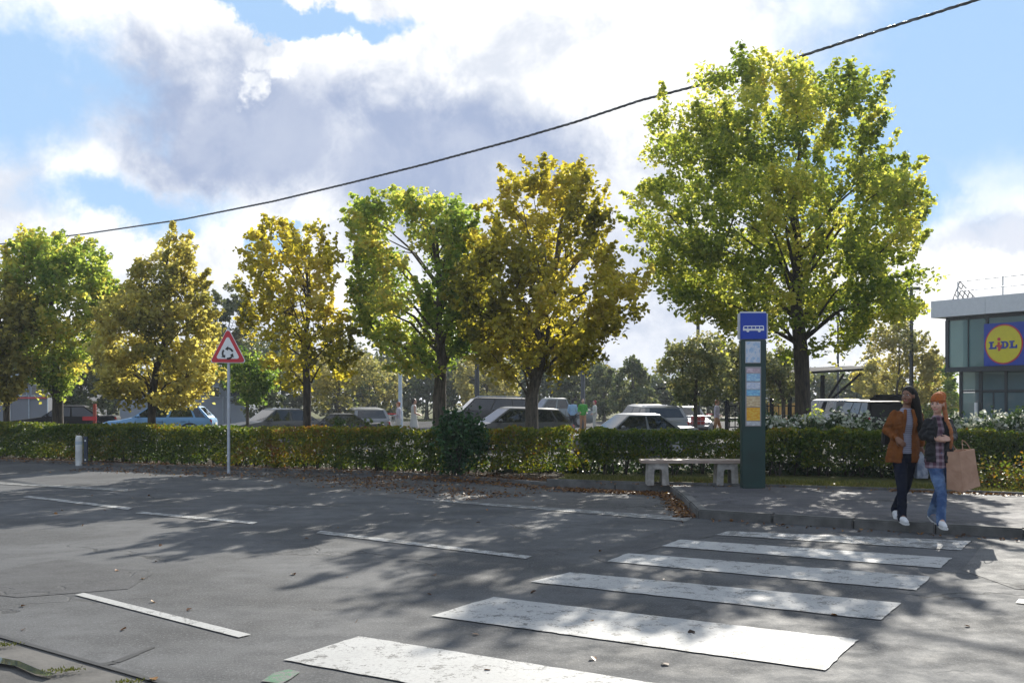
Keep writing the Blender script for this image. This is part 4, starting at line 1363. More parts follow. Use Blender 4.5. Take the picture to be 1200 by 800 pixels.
# walls, floors, panels added for the green reflection
MB().box((Lf - .2, Df / 2, z2 / 2), (.2, Df - 2, z2)).build('wall', m_band, shop)
MB().box((.46, Df / 2 + .5, z1 / 2 - .02), (.12, Df - 2, z1 - .05)).build('side_wall', m_frame, shop)
MB().box((.10, Df / 2 + .4, (z1 + z2) / 2 + .02), (.12, Df - 1.6, z2 - z1 - .2)).build('side_glazing', m_gl, shop)
MB().box((6.6, 5.2, z2 / 2), (12.2, .2, z2 - .1)).build('back_wall', m_in, shop)
MB().box((6.6, 3.0, z1 + .06), (12.4, 5.2, .12)).build('upper_floor', M['concrete'], shop)
MB().box((6.6, 3.0, .02), (12.4, 5.2, .06)).build('floor', M['concrete'], shop)
MB().box((3.6, 2.6, z1 + .85), (6.0, .12, 1.2)).build('green_reflection_upper', m_refl, shop)
MB().box((3.1, 2.2, .95), (1.9, .12, 1.7)).build('green_reflection_lower', m_refl, shop)
# logo board: blue square, yellow disc with red rim, lettering
sg = MB().box((2.68, -.10, 3.96 - zg), (1.72, .12, 1.72)).build('sign_board', M['blue'], shop, bevel=.02)
sx, sz = 2.68, 3.96 - zg
def disc(r, y, d, mat, name):
    return MB().prism([(sx + r * math.cos(k * math.pi / 32), sz + r * math.sin(k * math.pi / 32)) for k in range(64)], d, Matrix.Translation((0, y, 0))).build(name, mat, sg)
m_yel = simple('logo yellow', (.66, .56, .01), .4, var=.04)
disc(.80, -.170, .010, M['red'], 'red_rim')
disc(.745, -.180, .010, m_yel, 'yellow_disc')
m_lb = simple('logo blue', (.012, .035, .30), .4)
LY = -.190
def letter(polys, mat):
    m = MB()
    for q in polys: m.prism([(sx + x, sz + z - .03) for x, z in q], .008, Matrix.Translation((0, LY, 0)))
    return m.build('letter', mat, sg)
hL = .15
letter([[(-.62, hL), (-.40, hL), (-.40, hL - .055), (-.46, hL - .055), (-.46, -hL + .075), (-.355, -hL + .075), (-.335, -hL + .14), (-.29, -hL + .14), (-.29, -hL), (-.62, -hL), (-.62, -hL + .055), (-.565, -hL + .055), (-.565, hL - .055), (-.62, hL - .055)]], m_lb)
letter([[(.245, hL), (.46, hL), (.46, hL - .055), (.40, hL - .055), (.40, -hL + .075), (.50, -hL + .075), (.52, -hL + .14), (.57, -hL + .14), (.57, -hL), (.245, -hL), (.245, -hL + .055), (.295, -hL + .055), (.295, hL - .055), (.245, hL - .055)]], m_lb)
# D as outer minus inner: four pieces
arc = lambda r, c, rx, a0, a1, n=10: [(c + rx * math.cos(math.radians(a0 + (a1 - a0) * i / n)), r * math.sin(math.radians(a0 + (a1 - a0) * i / n))) for i in range(n + 1)]
outer = arc(hL, .06, .155, 90, -90); inner = arc(hL - .065, .06, .06, -90, 90)
letter([[(-.105, hL), (.06, hL), (.06, hL - .065), (-.105, hL - .065)], [(-.105, -hL + .065), (.06, -hL + .065), (.06, -hL), (-.105, -hL)],
        [(-.055, hL - .065), (.03, hL - .065), (.03, -hL + .065), (-.055, -hL + .065)], outer + inner], m_lb)
# the red i, tilted, dot above the line and foot below it
ca, sa = math.cos(-.35), math.sin(-.35)
rot = lambda q: [(-.19 + x * ca - z * sa, z * ca + x * sa * 0 + x * .35) for x, z in q]
letter([[(-.19 + .07 * math.cos(k * math.pi / 8), .235 + .07 * math.sin(k * math.pi / 8)) for k in range(16)],
        [(-.255, .125), (-.15, .125), (-.15, -.02), (-.075, .03), (-.06, -.04), (-.15, -.235), (-.225, -.235), (-.225, -.10), (-.30, -.04), (-.275, .03), (-.225, .0)]], M['red'])
# roof rail and lattice guard
m_rail = simple('galvanised rail', (.40, .42, .44), .4, .6)
rt = z3
for zz in (.45, .85): MB().tube([(.25, .5, rt + zz), (12.5, .5, rt + zz)], .028, 8).build('roof_rail', m_rail, shop)
for k in range(7): MB().tube([(.25 + k * 2.0, .5, rt), (.25 + k * 2.0, .5, rt + .86)], .025, 8).build('rail_post', m_rail, shop)
lat = MB()
pa = [(-.25, .8, rt), (.28, .6, rt + .85), (1.05, .6, rt)]
def lt2(u): return Vector(pa[0]).lerp(Vector(pa[1]), u)
def rt2(u): return Vector(pa[1]).lerp(Vector(pa[2]), u)
for k in range(6):
    u = k / 5
    lat.tube([lt2(u), lt2(u) + (Vector(pa[2]) - Vector(pa[1])) * (.62 if k < 5 else 1.0) * (1 if k else .0) + Vector((.001, 0, 0))], .018, 5)
    lat.tube([rt2(u * .95), rt2(u * .95) + (Vector(pa[0]) - Vector(pa[1])) * (1 - u * .95)], .018, 5)
lat.build('lattice_guard', M['darkpole'], shop)

# ------------------------------------------------------------------ cars
def carpaint(name, col, metal=.35): return simple(name, col, .4, metal, .05, 3, spec=.35, coat=.25)
P_black = simple('black car paint', (.006, .006, .007), .6, 0, .05, 3, spec=.12)
P_blue = carpaint('pale blue car paint', (.16, .32, .52))
P_grey = carpaint('grey car paint', (.085, .085, .085))
P_silver = carpaint('silver car paint', (.21, .215, .22), .5)
P_dgrey = carpaint('dark grey car paint', (.035, .033, .032))
P_white = carpaint('white car paint', (.36, .36, .355), 0)
P_pick = carpaint('sage grey car paint', (.20, .22, .22))
m_cg = glass_mat('car glass', (.016, .018, .02), .03)
m_trim = simple('black trim', (.012, .012, .012), .6)
m_rim = simple('alloy rim', (.42, .42, .43), .35, .7)
m_tail = simple('tail lamp red', (.40, .015, .015), .2, coat=.6)
m_lens = simple('headlamp lens', (.62, .64, .66), .15, .2, coat=.8)
m_plate = simple('blank plate', (.65, .65, .60), .5)
STY = {
    'saloon': dict(L=4.5, W=1.76, H=1.45, base=(-.20, .36), roof=(-.05, .19), belt=.91, tailz=.95, split=((.03, .48), (.52, .93)), rdrop=.0),
    'hatch': dict(L=4.1, W=1.74, H=1.48, base=(-.23, .475), roof=(-.05, .37), belt=.93, tailz=.92, split=((.03, .44), (.48, .80), (.83, .96)), rdrop=.05),
    'estate': dict(L=4.5, W=1.78, H=1.48, base=(-.21, .48), roof=(-.05, .40), belt=.92, tailz=.92, split=((.03, .40), (.43, .72), (.75, .96)), rdrop=.06),
    'suv': dict(L=4.6, W=1.86, H=1.74, base=(-.24, .485), roof=(-.10, .43), belt=1.08, tailz=1.06, split=((.03, .38), (.41, .70), (.73, .96)), rdrop=.03),
    'van': dict(L=4.2, W=1.76, H=1.72, base=(-.30, .49), roof=(-.14, .465), belt=1.02, tailz=1.0, split=((.03, .38), (.41, .72), (.75, .96)), rdrop=.0),
    'pickup': dict(L=5.0, W=1.86, H=1.76, base=(-.18, .20), roof=(-.08, .15), belt=1.06, tailz=1.0, split=((.04, .48), (.53, .95)), rdrop=.0),
}
def car(label, px, Y, yaw, paint, style, scale=1.0, open_boot=False, roofmat=None, dz=0.0, rails=False, cat='car', group='cars in the car park'):
    st = STY[style]
    L, W, Hh, bz = st['L'], st['W'], st['H'], st['belt']
    p = P(px, HZ, Y)
    root = empty('parked_car', (p.x, p.y, zpark(Y) + dz), math.radians(yaw), label, cat, group)
    root.scale = (scale,) * 3
    hw = W / 2
    zn = bz - .20                                       # nose height
    secs = [(-.50, zn - .10, .70), (-.488, zn + .0, .84), (-.44, zn + .06, .93), (-.33, zn + .11, .98), (st['base'][0], bz, 1.0), (0, bz + .02, 1.0), (.30, bz + .03, 1.0), (.45, st['tailz'] + .02, .97), (.488, st['tailz'] - .03, .90), (.50, st['tailz'] - .14, .80)]
    rs = []
    for f, zt, w in secs:
        e = w * hw
        zb = .22 if abs(f) < .47 else .32
        x = f * L
        rs.append([(x, -e * .90, zb), (x, -e * .99, zb + .12), (x, -e, zt * .62), (x, -e * .975, zt * .86), (x, -e * .90, zt), (x, -e * .55, zt + .025),
                   (x, e * .55, zt + .025), (x, e * .90, zt), (x, e * .975, zt * .86), (x, e, zt * .62), (x, e * .99, zb + .12), (x, e * .90, zb)])
    MB().rings(rs).build('body', paint, root, smooth=True, angle=35)
    # greenhouse
    b0, b1 = st['base'][0] * L, st['base'][1] * L
    r0_, r1_ = st['roof'][0] * L, st['roof'][1] * L
    wb, wt = hw * .91, hw * .74
    zr = Hh - .06
    zr2 = zr - st['rdrop']
    zb_ = bz - .02
    B = [Vector((b0, -wb, zb_)), Vector((b1, -wb, zb_)), Vector((b1, wb, zb_)), Vector((b0, wb, zb_))]
    T = [Vector((r0_, -wt, zr)), Vector((r1_, -wt, zr2)), Vector((r1_, wt, zr2)), Vector((r0_, wt, zr))]
    T2 = [Vector((r0_ + .18, -wt * .78, zr + .05)), Vector((r1_ - .15, -wt * .78, zr2 + .045)), Vector((r1_ - .15, wt * .78, zr2 + .045)), Vector((r0_ + .18, wt * .78, zr + .05))]
    MB().rings([B, T]).build('cabin', paint, root, smooth=False, bevel=.03)
    MB().rings([[q - Vector((0, 0, .004)) for q in T], T2]).build('roof', roofmat or paint, root, smooth=True, angle=30)
    def pane(name, q00, q10, q11, q01, u0, u1, v0, v1, off=.006):
        def pt(u, v): return (q00.lerp(q10, u)).lerp(q01.lerp(q11, u), v)
        c = [pt(u0, v0), pt(u1, v0), pt(u1, v1), pt(u0, v1)]
        n = (c[1] - c[0]).cross(c[3] - c[0]).normalized()
        mid = sum(c, Vector()) / 4
        cen = Vector(((b0 + b1) / 2, 0, (zb_ + zr) / 2))
        if n.dot(mid - cen) < 0: n = -n
        MB().rings([[q - n * .02 for q in c], [q + n * off for q in c]]).build(name, m_cg, root)
    pane('windscreen', B[3], B[0], T[0], T[3], .07, .93, .08, .93)
    if not open_boot: pane('rear_window', B[1], B[2], T[2], T[1], .09, .91, .22, .92)
    for u0, u1 in st['split']:
        pane('side_window', B[0], B[1], T[1], T[0], u0, u1, .10, .90)
        pane('side_window', B[2], B[3], T[3], T[2], 1 - u1, 1 - u0, .10, .90)
    for sy in (-1, 1):
        for f in (-.31, .30):
            w = empty('wheel', (f * L, sy * (hw - .11), .32)); w.parent = root
            MB().tube([(0, -.10, 0), (0, -.085, 0), (0, .085, 0), (0, .10, 0)], [.28, .32, .32, .28], 20).build('tyre', M['rubber'], w, smooth=True)
            MB().tube([(0, sy * .07, 0), (0, sy * .125, 0)], [.21, .19], 14).build('rim', m_rim, w, smooth=True)
            arch = [(f * L + .40 * math.cos(a * math.pi / 10), sy * (hw + .006), .32 + .40 * math.sin(a * math.pi / 10)) for a in range(11)]
            MB().tube(arch, .035, 5).build('wheel_arch', m_trim, root)
        MB().ball((-.475 * L, sy * hw * .66, zn - .04), (.07, .17, .075), 10, 6).build('headlight', m_lens, root, smooth=True)
        MB().box((.482 * L, sy * hw * .76, st['tailz'] - .16), (.10, .20, .22)).build('taillight', m_tail, root, bevel=.02)
        MB().ball((b0 + .32, sy * (hw + .07), bz + .07), (.07, .10, .07), 10, 6).build('mirror', paint, root, smooth=True)
        for f in (st['base'][0] + .05, .01 + (st['base'][0] + st['base'][1]) / 2 * .4, st['base'][1] * .62):
            MB().box((f * L, sy * (hw - .002), bz * .60), (.012, .014, bz * .62)).build('door_seam', m_trim, root)
        MB().box((-.02 * L, sy * (hw + .004), bz * .55), (.60 * L, .02, .05)).build('side_moulding', m_trim, root)
        for f in (.04, .24): MB().box((f * L, sy * (hw - .005), bz - .12), (.18, .03, .03)).build('door_handle', paint, root, bevel=.006)
    MB().box((-.495 * L, 0, .42), (.10, W * .72, .20)).build('bumper', m_trim, root, bevel=.03)
    MB().box((.495 * L, 0, .45), (.10, W * .80, .20)).build('bumper', m_trim, root, bevel=.03)
    MB().box((.506 * L, 0, .70), (.02, .5, .11)).build('number_plate', m_plate, root)
    if rails:
        for sy in (-1, 1): MB().tube([(r0_ + .2, sy * wt * .9, zr + .03), (r0_ + .3, sy * wt * .9, zr + .09), (r1_ - .3, sy * wt * .9, zr2 + .09), (r1_ - .2, sy * wt * .9, zr2 + .03)], .02, 6).build('roof_rail', M['steel'], root, smooth=True)
    if open_boot:
        MB().box((.478 * L, 0, bz + .12), (.08, W * .72, .62)).build('boot_shade', simple('dark boot shade', (.006, .006, .006), .9), root)  # near-black slab stands for the shade inside the open boot
        hp = [Vector((r1_, -wt, zr2 + .02)), Vector((r1_ + .80, -wb * .92, zr2 + .20)), Vector((r1_ + .80, wb * .92, zr2 + .20)), Vector((r1_, wt, zr2 + .02))]
        hh = MB().rings([[q for q in hp], [q + Vector((0, 0, .09)) for q in hp]]).build('tailgate', paint, root, bevel=.03)
    if style == 'pickup':
        for sy in (-1, 1): MB().box((.35 * L, sy * hw * .93, bz + .05), (.27 * L, .08, .12)).build('bed_rail', paint, root, bevel=.02)
    return root
car('black car side on facing left, behind the two leftmost trees', 77, 43, 14, P_black, 'saloon', .95)
car('pale blue car with white-painted roof shine beneath the conical olive tree', 188, 39, 8, P_blue, 'hatch', 1.0, roofmat=P_white)  # white roof colour stands for the shine on blue paint
car('grey car with wide windscreen right of the road sign post', 322, 37.5, 38, P_grey, 'saloon', .92)
car('dark grey car left of the silver hatchback with red tail lamps', 392, 37, 12, P_dgrey, 'saloon', .80)
car('silver hatchback showing its red tail lamps, left of two standing people', 427, 40, -72, P_silver, 'hatch', .9)
car('black off-road car with roof rails behind the green maple trunk', 566, 47, 10, P_dgrey, 'suv', .98, rails=True)
car('grey car half hidden by the dark bush, beneath the golden maple', 598, 33.5, 18, P_grey, 'hatch', .98)
car('sage grey pickup truck beyond the golden maple', 646, 60, 14, P_pick, 'pickup', .98, cat='pickup')
car('silver estate seen from behind, above the low silver car', 757, 37.5, -77, P_silver, 'estate', 1.0)
car('low silver car nearest the hedge, left of the bench', 737, 30.5, 16, P_silver, 'saloon', .90, dz=-.01)
car('white car right of the silver estate, partly hidden', 803, 43, 95, P_white, 'hatch', .9)
car('white van with wide rear window left of the open black car', 973, 45, -84, P_white, 'van', .94, cat='van')
car('black car with its boot open behind the woman in the rust jacket', 1014, 41, -86, P_black, 'suv', .93, open_boot=True)
# ------------------------------------------------------------------ people
def chain(mb, pts, rad, seg=10):
    """tapered capsule chain: a ball at every joint and a cone between"""
    for i, p in enumerate(pts):
        mb.ball(p, rad[i], seg, 7)
    for a, b, ra, rb in zip(pts[:-1], pts[1:], rad[:-1], rad[1:]):
        mb.tube([a, b], [ra, rb], seg)

def fuse(name, mb, voxel, mat, parent, smooth=5, post=None, solid=0.0, factor=.5, folds=0.0, fseed=0.0):
    """union of overlapping closed shapes as one continuous skin"""
    me = bpy.data.meshes.new(name)
    me.from_pydata(mb.v, [], mb.f)
    bm = bmesh.new(); bm.from_mesh(me); bmesh.ops.recalc_face_normals(bm, faces=bm.faces); bm.to_mesh(me); bm.free()
    o = link(name, me)
    r = o.modifiers.new('remesh', 'REMESH'); r.mode = 'VOXEL'; r.voxel_size = voxel
    s = o.modifiers.new('smooth', 'SMOOTH'); s.iterations = smooth; s.factor = factor
    dg = bpy.context.evaluated_depsgraph_get()
    me2 = bpy.data.meshes.new_from_object(o.evaluated_get(dg))
    bpy.data.objects.remove(o)
    bpy.data.meshes.remove(me)
    if folds:
        # cloth folds: ridges running mostly across, stronger at elbows, waist and knees
        me2.update()
        nn = [v.normal.copy() for v in me2.vertices]
        for v, n_ in zip(me2.vertices, nn):
            c = v.co
            w = Vector((c.x * 7 + c.z * 5, c.y * 7, c.z * 15 - c.x * 6)) + Vector((fseed, 0, 0))
            r = noise.noise(w) + .5 * noise.noise(w * 2.1)
            v.co += n_ * folds * (abs(r) * 1.6 - .3)
    if post or solid:
        bm = bmesh.new(); bm.from_mesh(me2)
        if post: post(bm)
        if solid:
            bmesh.ops.solidify(bm, geom=bm.faces[:], thickness=solid)
        bm.to_mesh(me2); bm.free()
    me2.materials.clear(); me2.materials.append(mat)
    me2.shade_smooth()
    me2.name = name
    return link(name, me2, parent)

def hand(mb, wrist, direc, side, r=1.0, curl=.5, palm_n=None):
    """palm, four bent fingers of different length and a thumb from the side of the palm"""
    d = Vector(direc).normalized()
    n = Vector(palm_n) if palm_n is not None else Vector((0, -1, 0))
    n = (n - d * n.dot(d)).normalized()
    s = d.cross(n) * side
    w = Vector(wrist)
    for k in range(4):
        o = (k - 1.5) * .017 * r
        root = w + d * .075 * r + s * o
        chain(mb, [w + d * .012 + s * o * .7, root], [.017 * r, .0125 * r], 8)
        ln = (.062, .072, .068, .052)[k] * r
        m1 = root + (d * math.cos(curl * .5) + n * math.sin(curl * .5)) * ln * .5
        m2 = m1 + (d * math.cos(curl * 1.2) + n * math.sin(curl * 1.2)) * ln * .32
        m3 = m2 + (d * math.cos(curl * 1.9) + n * math.sin(curl * 1.9)) * ln * .26
        chain(mb, [root, m1, m2, m3], [.0095 * r, .009 * r, .0082 * r, .007 * r], 8)
    tb = w + d * .03 * r - s * .028 * r
    t1 = tb + (d * .6 - s * .65 + n * .35).normalized() * .036 * r
    t2 = t1 + (d * .85 - s * .15 + n * .5).normalized() * .030 * r
    chain(mb, [w + d * .02 - s * .012, tb, t1, t2], [.016 * r, .014 * r, .011 * r, .009 * r], 8)

def skin_mat(name, col):
    m, t, b = new_mat(name)
    tc = t.n('ShaderNodeTexCoord')
    n = t.noise(tc.outputs['Object'], 9, 4, .6)
    t.put(b.inputs['Base Color'], t.mix(n, tuple(c * .88 for c in col), tuple(min(1, c * 1.12) for c in col)))
    b.inputs['Roughness'].default_value = .45
    b.inputs['Subsurface Weight'].default_value = .12
    b.inputs['Subsurface Radius'].default_value = (.02, .008, .004)
    return m
def cloth(name, col, var=.18, scale=22, rough=.85, bump=.5):
    m, t, b = new_mat(name)
    tc = t.n('ShaderNodeTexCoord')
    n = t.noise(tc.outputs['Object'], scale, 5, .65)
    big = t.noise(tc.outputs['Object'], 5, 4, .6, .6)
    c = t.mix(t.ss(n, .3, .7), tuple(q * (1 - var) for q in col), tuple(min(1, q * (1 + var)) for q in col))
    t.put(b.inputs['Base Color'], c)
    b.inputs['Roughness'].default_value = rough
    b.inputs['Specular IOR Level'].default_value = .15
    bp = t.n('ShaderNodeBump'); bp.inputs['Strength'].default_value = bump; bp.inputs['Distance'].default_value = .02
    t.put(bp.inputs['Height'], t.m('ADD', big, t.m('MULTIPLY', n, .15)))
    t.put(b.inputs['Normal'], bp.outputs[0])
    return m
def plaid(name):
    m, t, b = new_mat(name)
    tc = t.n('ShaderNodeTexCoord')
    sep = t.n('ShaderNodeSeparateXYZ'); t.put(sep.inputs[0], tc.outputs['Object'])
    u = t.m('SINE', t.m('MULTIPLY', sep.outputs[0], 95.0)); v = t.m('SINE', t.m('MULTIPLY', sep.outputs[2], 80.0))
    c = t.mix(t.ss(u, -.2, .5), (.10, .035, .055), (.26, .20, .23))
    c2 = t.mix(t.ss(v, -.1, .5), (.05, .025, .045), (.30, .22, .25))
    t.put(b.inputs['Base Color'], t.mix(.5, c, c2)); b.inputs['Roughness'].default_value = .9
    return m
def stripes_mat(name, a, b_, k=260.0):
    m, t, b = new_mat(name)
    tc = t.n('ShaderNodeTexCoord')
    sep = t.n('ShaderNodeSeparateXYZ'); t.put(sep.inputs[0], tc.outputs['Object'])
    v = t.m('SINE', t.m('MULTIPLY', sep.outputs[2], k))
    t.put(b.inputs['Base Color'], t.mix(t.ss(v, -.4, .4), a, b_)); b.inputs['Roughness'].default_value = .9
    return m

def head_parts(mb, hc, f, up, s=1.0):
    """skull, jaw, nose, brow, cheeks and ears into the body's shape; f = facing, up = head axis"""
    f = Vector(f).normalized(); up = Vector(up).normalized()
    r = f.cross(up).normalized()
    R = Matrix((r, f, up)).transposed()
    at = lambda a, b, c: hc + (r * a + f * b + up * c) * s
    mb.ball(at(0, -.012, .022), (.074 * s, .092 * s, .094 * s), 18, 12, R)
    mb.ball(at(0, .022, -.040), (.058 * s, .066 * s, .072 * s), 16, 10, R)
    mb.ball(at(0, .058, -.090), (.026 * s, .022 * s, .022 * s), 10, 7, R)
    for q in (-1, 1):
        mb.ball(at(q * .036, .058, -.034), (.026 * s, .022 * s, .024 * s), 10, 7, R)
        mb.ball(at(q * .076, -.008, -.012), (.010 * s, .020 * s, .032 * s), 8, 6, R)
    mb.ball(at(0, .070, .028), (.046 * s, .014 * s, .012 * s), 10, 6, R)
    mb.tube([at(0, .078, .012), at(0, .100, -.030), at(0, .092, -.042)], [.009 * s, .014 * s, .011 * s], 8)
    return R, at
def face_details(parent, R, at, lipc, browc, s=1.0, smile=True):
    m_eye = simple('eye white', (.6, .58, .55), .3); m_ir = simple('dark iris', (.02, .014, .01), .2)
    m_lip = simple('lips', lipc, .4); m_br = simple('brow hair', browc, .8)
    for q in (-1, 1):
        e = MB().ball(at(q * .032, .077, .004), (.0135 * s, .008 * s, .0085 * s), 10, 7, R).build('eye', m_eye, parent, smooth=True)
        MB().ball(at(q * .032, .083, .004), (.0065 * s, .004 * s, .0075 * s), 8, 6, R).build('iris', m_ir, e, smooth=True)
        MB().tube([at(q * .016, .089, .022), at(q * .034, .088, .028), at(q * .052, .074, .022)], [.002, .0028, .0015], 6).build('eyebrow', m_br, parent)
    lm = MB()
    lm.tube([at(-.027, .074, -.060), at(-.012, .085, -.066), at(.012, .085, -.066), at(.027, .074, -.060)], [.004, .0075, .0075, .004], 7)
    lp = lm.build('lips', m_lip, parent, smooth=True)
    if smile: MB().tube([at(-.018, .083, -.0615), at(0, .0885, -.064), at(.018, .083, -.0615)], [.002, .0042, .002], 6).build('teeth', simple('teeth', (.7, .69, .65), .3), lp)

def tl(mb, secs): mb.loft(secs, 20)

def walker(px0, py0, s):
    return lambda px, py, dy=0.0: Vector(((px - px0) / s, dy, (py0 - py) / s))

# ---- woman in the rust jacket
base1 = G(1057, 610, PZ)
w1 = empty('person', base1, 0, 'long haired woman in a rust brown jacket and dark jeans', 'person', 'two women walking on the pavement')
s1 = F / base1.y
J = walker(1057, 610, s1)
sk1 = skin_mat('brown skin', (.20, .095, .055))
hc = J(1063.5, 463.5, -.02)
f1 = Vector((-.74, -.67, .04))
shL, shR = J(1049, 486.5, .02), J(1076, 487, .0)
elL, wrL = J(1040.5, 504, .06), J(1046.5, 513, -.13)
elR, wrR = J(1081, 505, .08), J(1079, 524, .0)
hipL, hipR = J(1054, 534, .0), J(1066, 534, .0)
knL, anL = J(1051.5, 570, -.16), J(1050.5, 602, -.19)
knR, anR = J(1064, 569, .06), J(1061.5, 597, .36)
b = MB()
R1, at1 = head_parts(b, hc, f1, (.0, .05, 1))
cxm = (shL.x + shR.x) / 2
tors = lambda e: [(J(1060, 540).x, .0, J(0, 541).z, .130 + e, .095 + e), (J(1060, 531).x, .0, J(0, 531).z, .160 + e, .112 + e), (J(1060, 520).x, 0, J(0, 520).z, .135 + e, .10 + e), (J(1061, 508).x, 0, J(0, 508).z, .118 + e, .09 + e), (J(1061.5, 497).x, -.01, J(0, 497).z, .140 + e, .112 + e), (J(1062, 489).x, 0, J(0, 489).z, .150 + e, .097 + e), (J(1062, 484.5).x, .01, J(0, 484.5).z, .118 + e, .080 + e), (J(1062.5, 481).x, .01, J(0, 481).z, .082 + e * .8, .066 + e * .6), (J(1062.5, 477.5).x, .01, J(0, 477.5).z, .056 + e * .4, .054 + e * .4)]
tl(b, tors(0))
chain(b, [J(1062.5, 482, .015), J(1063.2, 473, .005), hc - Vector((0, 0, .05))], [.055, .048, .050])
for sh, el, wr in ((shL, elL, wrL), (shR, elR, wrR)):
    chain(b, [sh, el, wr], [.050, .037, .024])
for hp, kn, an in ((hipL, knL, anL), (hipR, knR, anR)):
    chain(b, [hp, hp.lerp(kn, .5), kn, kn.lerp(an, .35), an], [.086, .074, .053, .050, .036])
hand(b, wrL, (.55, -.45, -.65), 1, 1.0, .6, (.4, .8, .0))
hand(b, wrR, (-.05, -.1, -1), -1, 1.0, .9, (.2, .9, .0))
toeL, toeR = anL + Vector((-.02, -.17, -.055)), anR + Vector((-.02, -.10, -.115))
chain(b, [anL, anL + Vector((0, -.06, -.05)), toeL], [.034, .034, .026]); chain(b, [anR, anR + Vector((0, -.04, -.06)), toeR], [.034, .034, .026])
fuse('body', b, .0065, sk1, w1, 4)
face_details(w1, R1, at1, (.30, .07, .06), (.01, .008, .007))
# trousers
def trousers(root, hips, kns, ans, pel, mat, waist, rr=(.094, .081, .065, .060, .056), voxel=.01):
    t_ = MB()
    tl(t_, pel)
    for hp, kn, an in zip(hips, kns, ans):
        chain(t_, [hp, hp.lerp(kn, .5), kn, kn.lerp(an, .4), an + Vector((0, .01, -.035))], list(rr))
    return fuse('trousers', t_, voxel, mat, root, 4, folds=.006, fseed=root.location.x)
trousers(w1, (hipL, hipR), (knL, knR), (anL, anR), [(c[0], c[1], c[2], c[3], c[4]) for c in tors(.014)[:3]], cloth('dark navy denim', (.006, .009, .020)), 0)
sh_ = MB(); tl(sh_, tors(.022)[1:5] + tors(.006)[5:]); fuse('shirt', sh_, .01, stripes_mat('grey striped jersey', (.16, .16, .21), (.30, .30, .36)), w1, 3)
# jacket, open in front
mj = cloth('rust brown suede', (.165, .054, .012), .25, 9)
jk = MB()
e = .034
secs = [(J(1057, 545).x, .01, J(0, 542).z, .205, .150), (J(1058, 530).x, .0, J(0, 530).z, .205, .150), (J(1060, 515).x, .0, J(0, 515).z, .180, .138)] + [(c[0], c[1], c[2], c[3] + o_, c[4] + .03) for c, o_ in zip(tors(0)[3:7], (.034, .034, .024, .010))] + [(J(1062.5, 480).x, .02, J(0, 480.5).z, .088, .078)]
tl(jk, secs)
for sh, el, wr in ((shL, elL, wrL), (shR, elR, wrR)):
    k = .80
    chain(jk, [sh, sh.lerp(el, .5), el, el.lerp(wr, k)], [.064, .060, .056, .048])
def open1(bm):
    dl_ = []
    for f in bm.faces:
        c = f.calc_center_median()
        z = c.z
        mid = J(1059.5, 0).x + (z - 1.1) * .06
        half = .052 + max(0, (z - 1.36)) * .45 + max(0, .95 - z) * .06
        if z < secs[0][2] + .012 and f.normal.z < -.5: dl_.append(f)
        elif c.y < -.01 and f.normal.y < .1 and abs(c.x - mid) < half and z > .5: dl_.append(f)
    bmesh.ops.delete(bm, geom=dl_, context='FACES')
fuse('jacket', jk, .010, mj, w1, 5, open1, .008, folds=.010)
lap = MB()
lap.tube([J(1058, 480, -.06), J(1054.5, 492, -.155), J(1053.5, 506, -.145)], [.022, .026, .008], 8)
lap.tube([J(1067, 480, -.06), J(1067.5, 492, -.155), J(1066.5, 506, -.145)], [.022, .026, .008], 8)
lap1 = MB().tube([J(1058.5, 480, -.07), J(1055, 492, -.148), J(1054.5, 507, -.142)], [.020, .026, .006], 8).build('lapel', mj, w1, smooth=True)
lap2 = MB().tube([J(1067, 480, -.07), J(1067.2, 492, -.148), J(1066, 507, -.142)], [.020, .026, .006], 8).build('lapel', mj, w1, smooth=True)
# cuffs, turned up
for el, wr in ((elL, wrL), (elR, wrR)):
    MB().tube([el.lerp(wr, .68), el.lerp(wr, .86)], [.056, .053], 12).build('cuff', mj, w1, smooth=True)
# hair: crown and a long fall on the right shoulder
hr = MB()
mh = simple('black hair', (.008, .0065, .006), .7, spec=.2, var=.4, scale=40, bump=.6)
hr.ball(at1(0, -.024, .040), (.086, .098, .090), 16, 10, R1)
for q, sd in ((-1, -1), (1, 1)):
    pass
chain(hr, [at1(-.050, -.05, .03), at1(-.068, -.055, -.06), J(1073.5, 483, -.05), J(1074, 495, -.10), J(1072.5, 506, -.11)], [.050, .056, .055, .045, .016])
chain(hr, [at1(-.02, -.085, .03), at1(-.03, -.10, -.06), J(1071, 484, .06), J(1076, 498, -.03), J(1076, 509, -.06)], [.050, .055, .055, .042, .014])
chain(hr, [at1(.06, -.06, .03), at1(.05, -.085, -.07), J(1060, 481, .085)], [.040, .042, .030])
fuse('hair', hr, .009, mh, w1, 3)
def shoe(root, an, toe, mat, sole, heel_up=0.0):
    d = Vector((toe.x - an.x, toe.y - an.y, 0)).normalized()
    m = MB()
    h0 = an - d * .045 + Vector((0, 0, -.045)); 
    chain(m, [an + Vector((0, 0, -.012)), h0, an.lerp(toe, .55) + Vector((0, 0, -.012)), toe + d * .035], [.043, .040, .040, .030])
    o = fuse('shoe', m, .009, mat, root, 3)
    so = MB(); n = Vector((-d.y, d.x, 0))
    a, b_ = h0 - d * .035, toe + d * .07
    slope = (toe.z - h0.z)
    pr = [(0, .026), (.25, .034), (.6, .040), (.85, .040), (1, .018)]
    low = Vector((0, 0, -.033))
    L_ = [a.lerp(b_, u) + n * w + low for u, w in pr] + [a.lerp(b_, u) - n * w + low for u, w in reversed(pr)]
    so.rings([[q + Vector((0, 0, -.006)) for q in L_], [q + Vector((0, 0, .012)) for q in L_]])
    so.build('sole', sole, o)
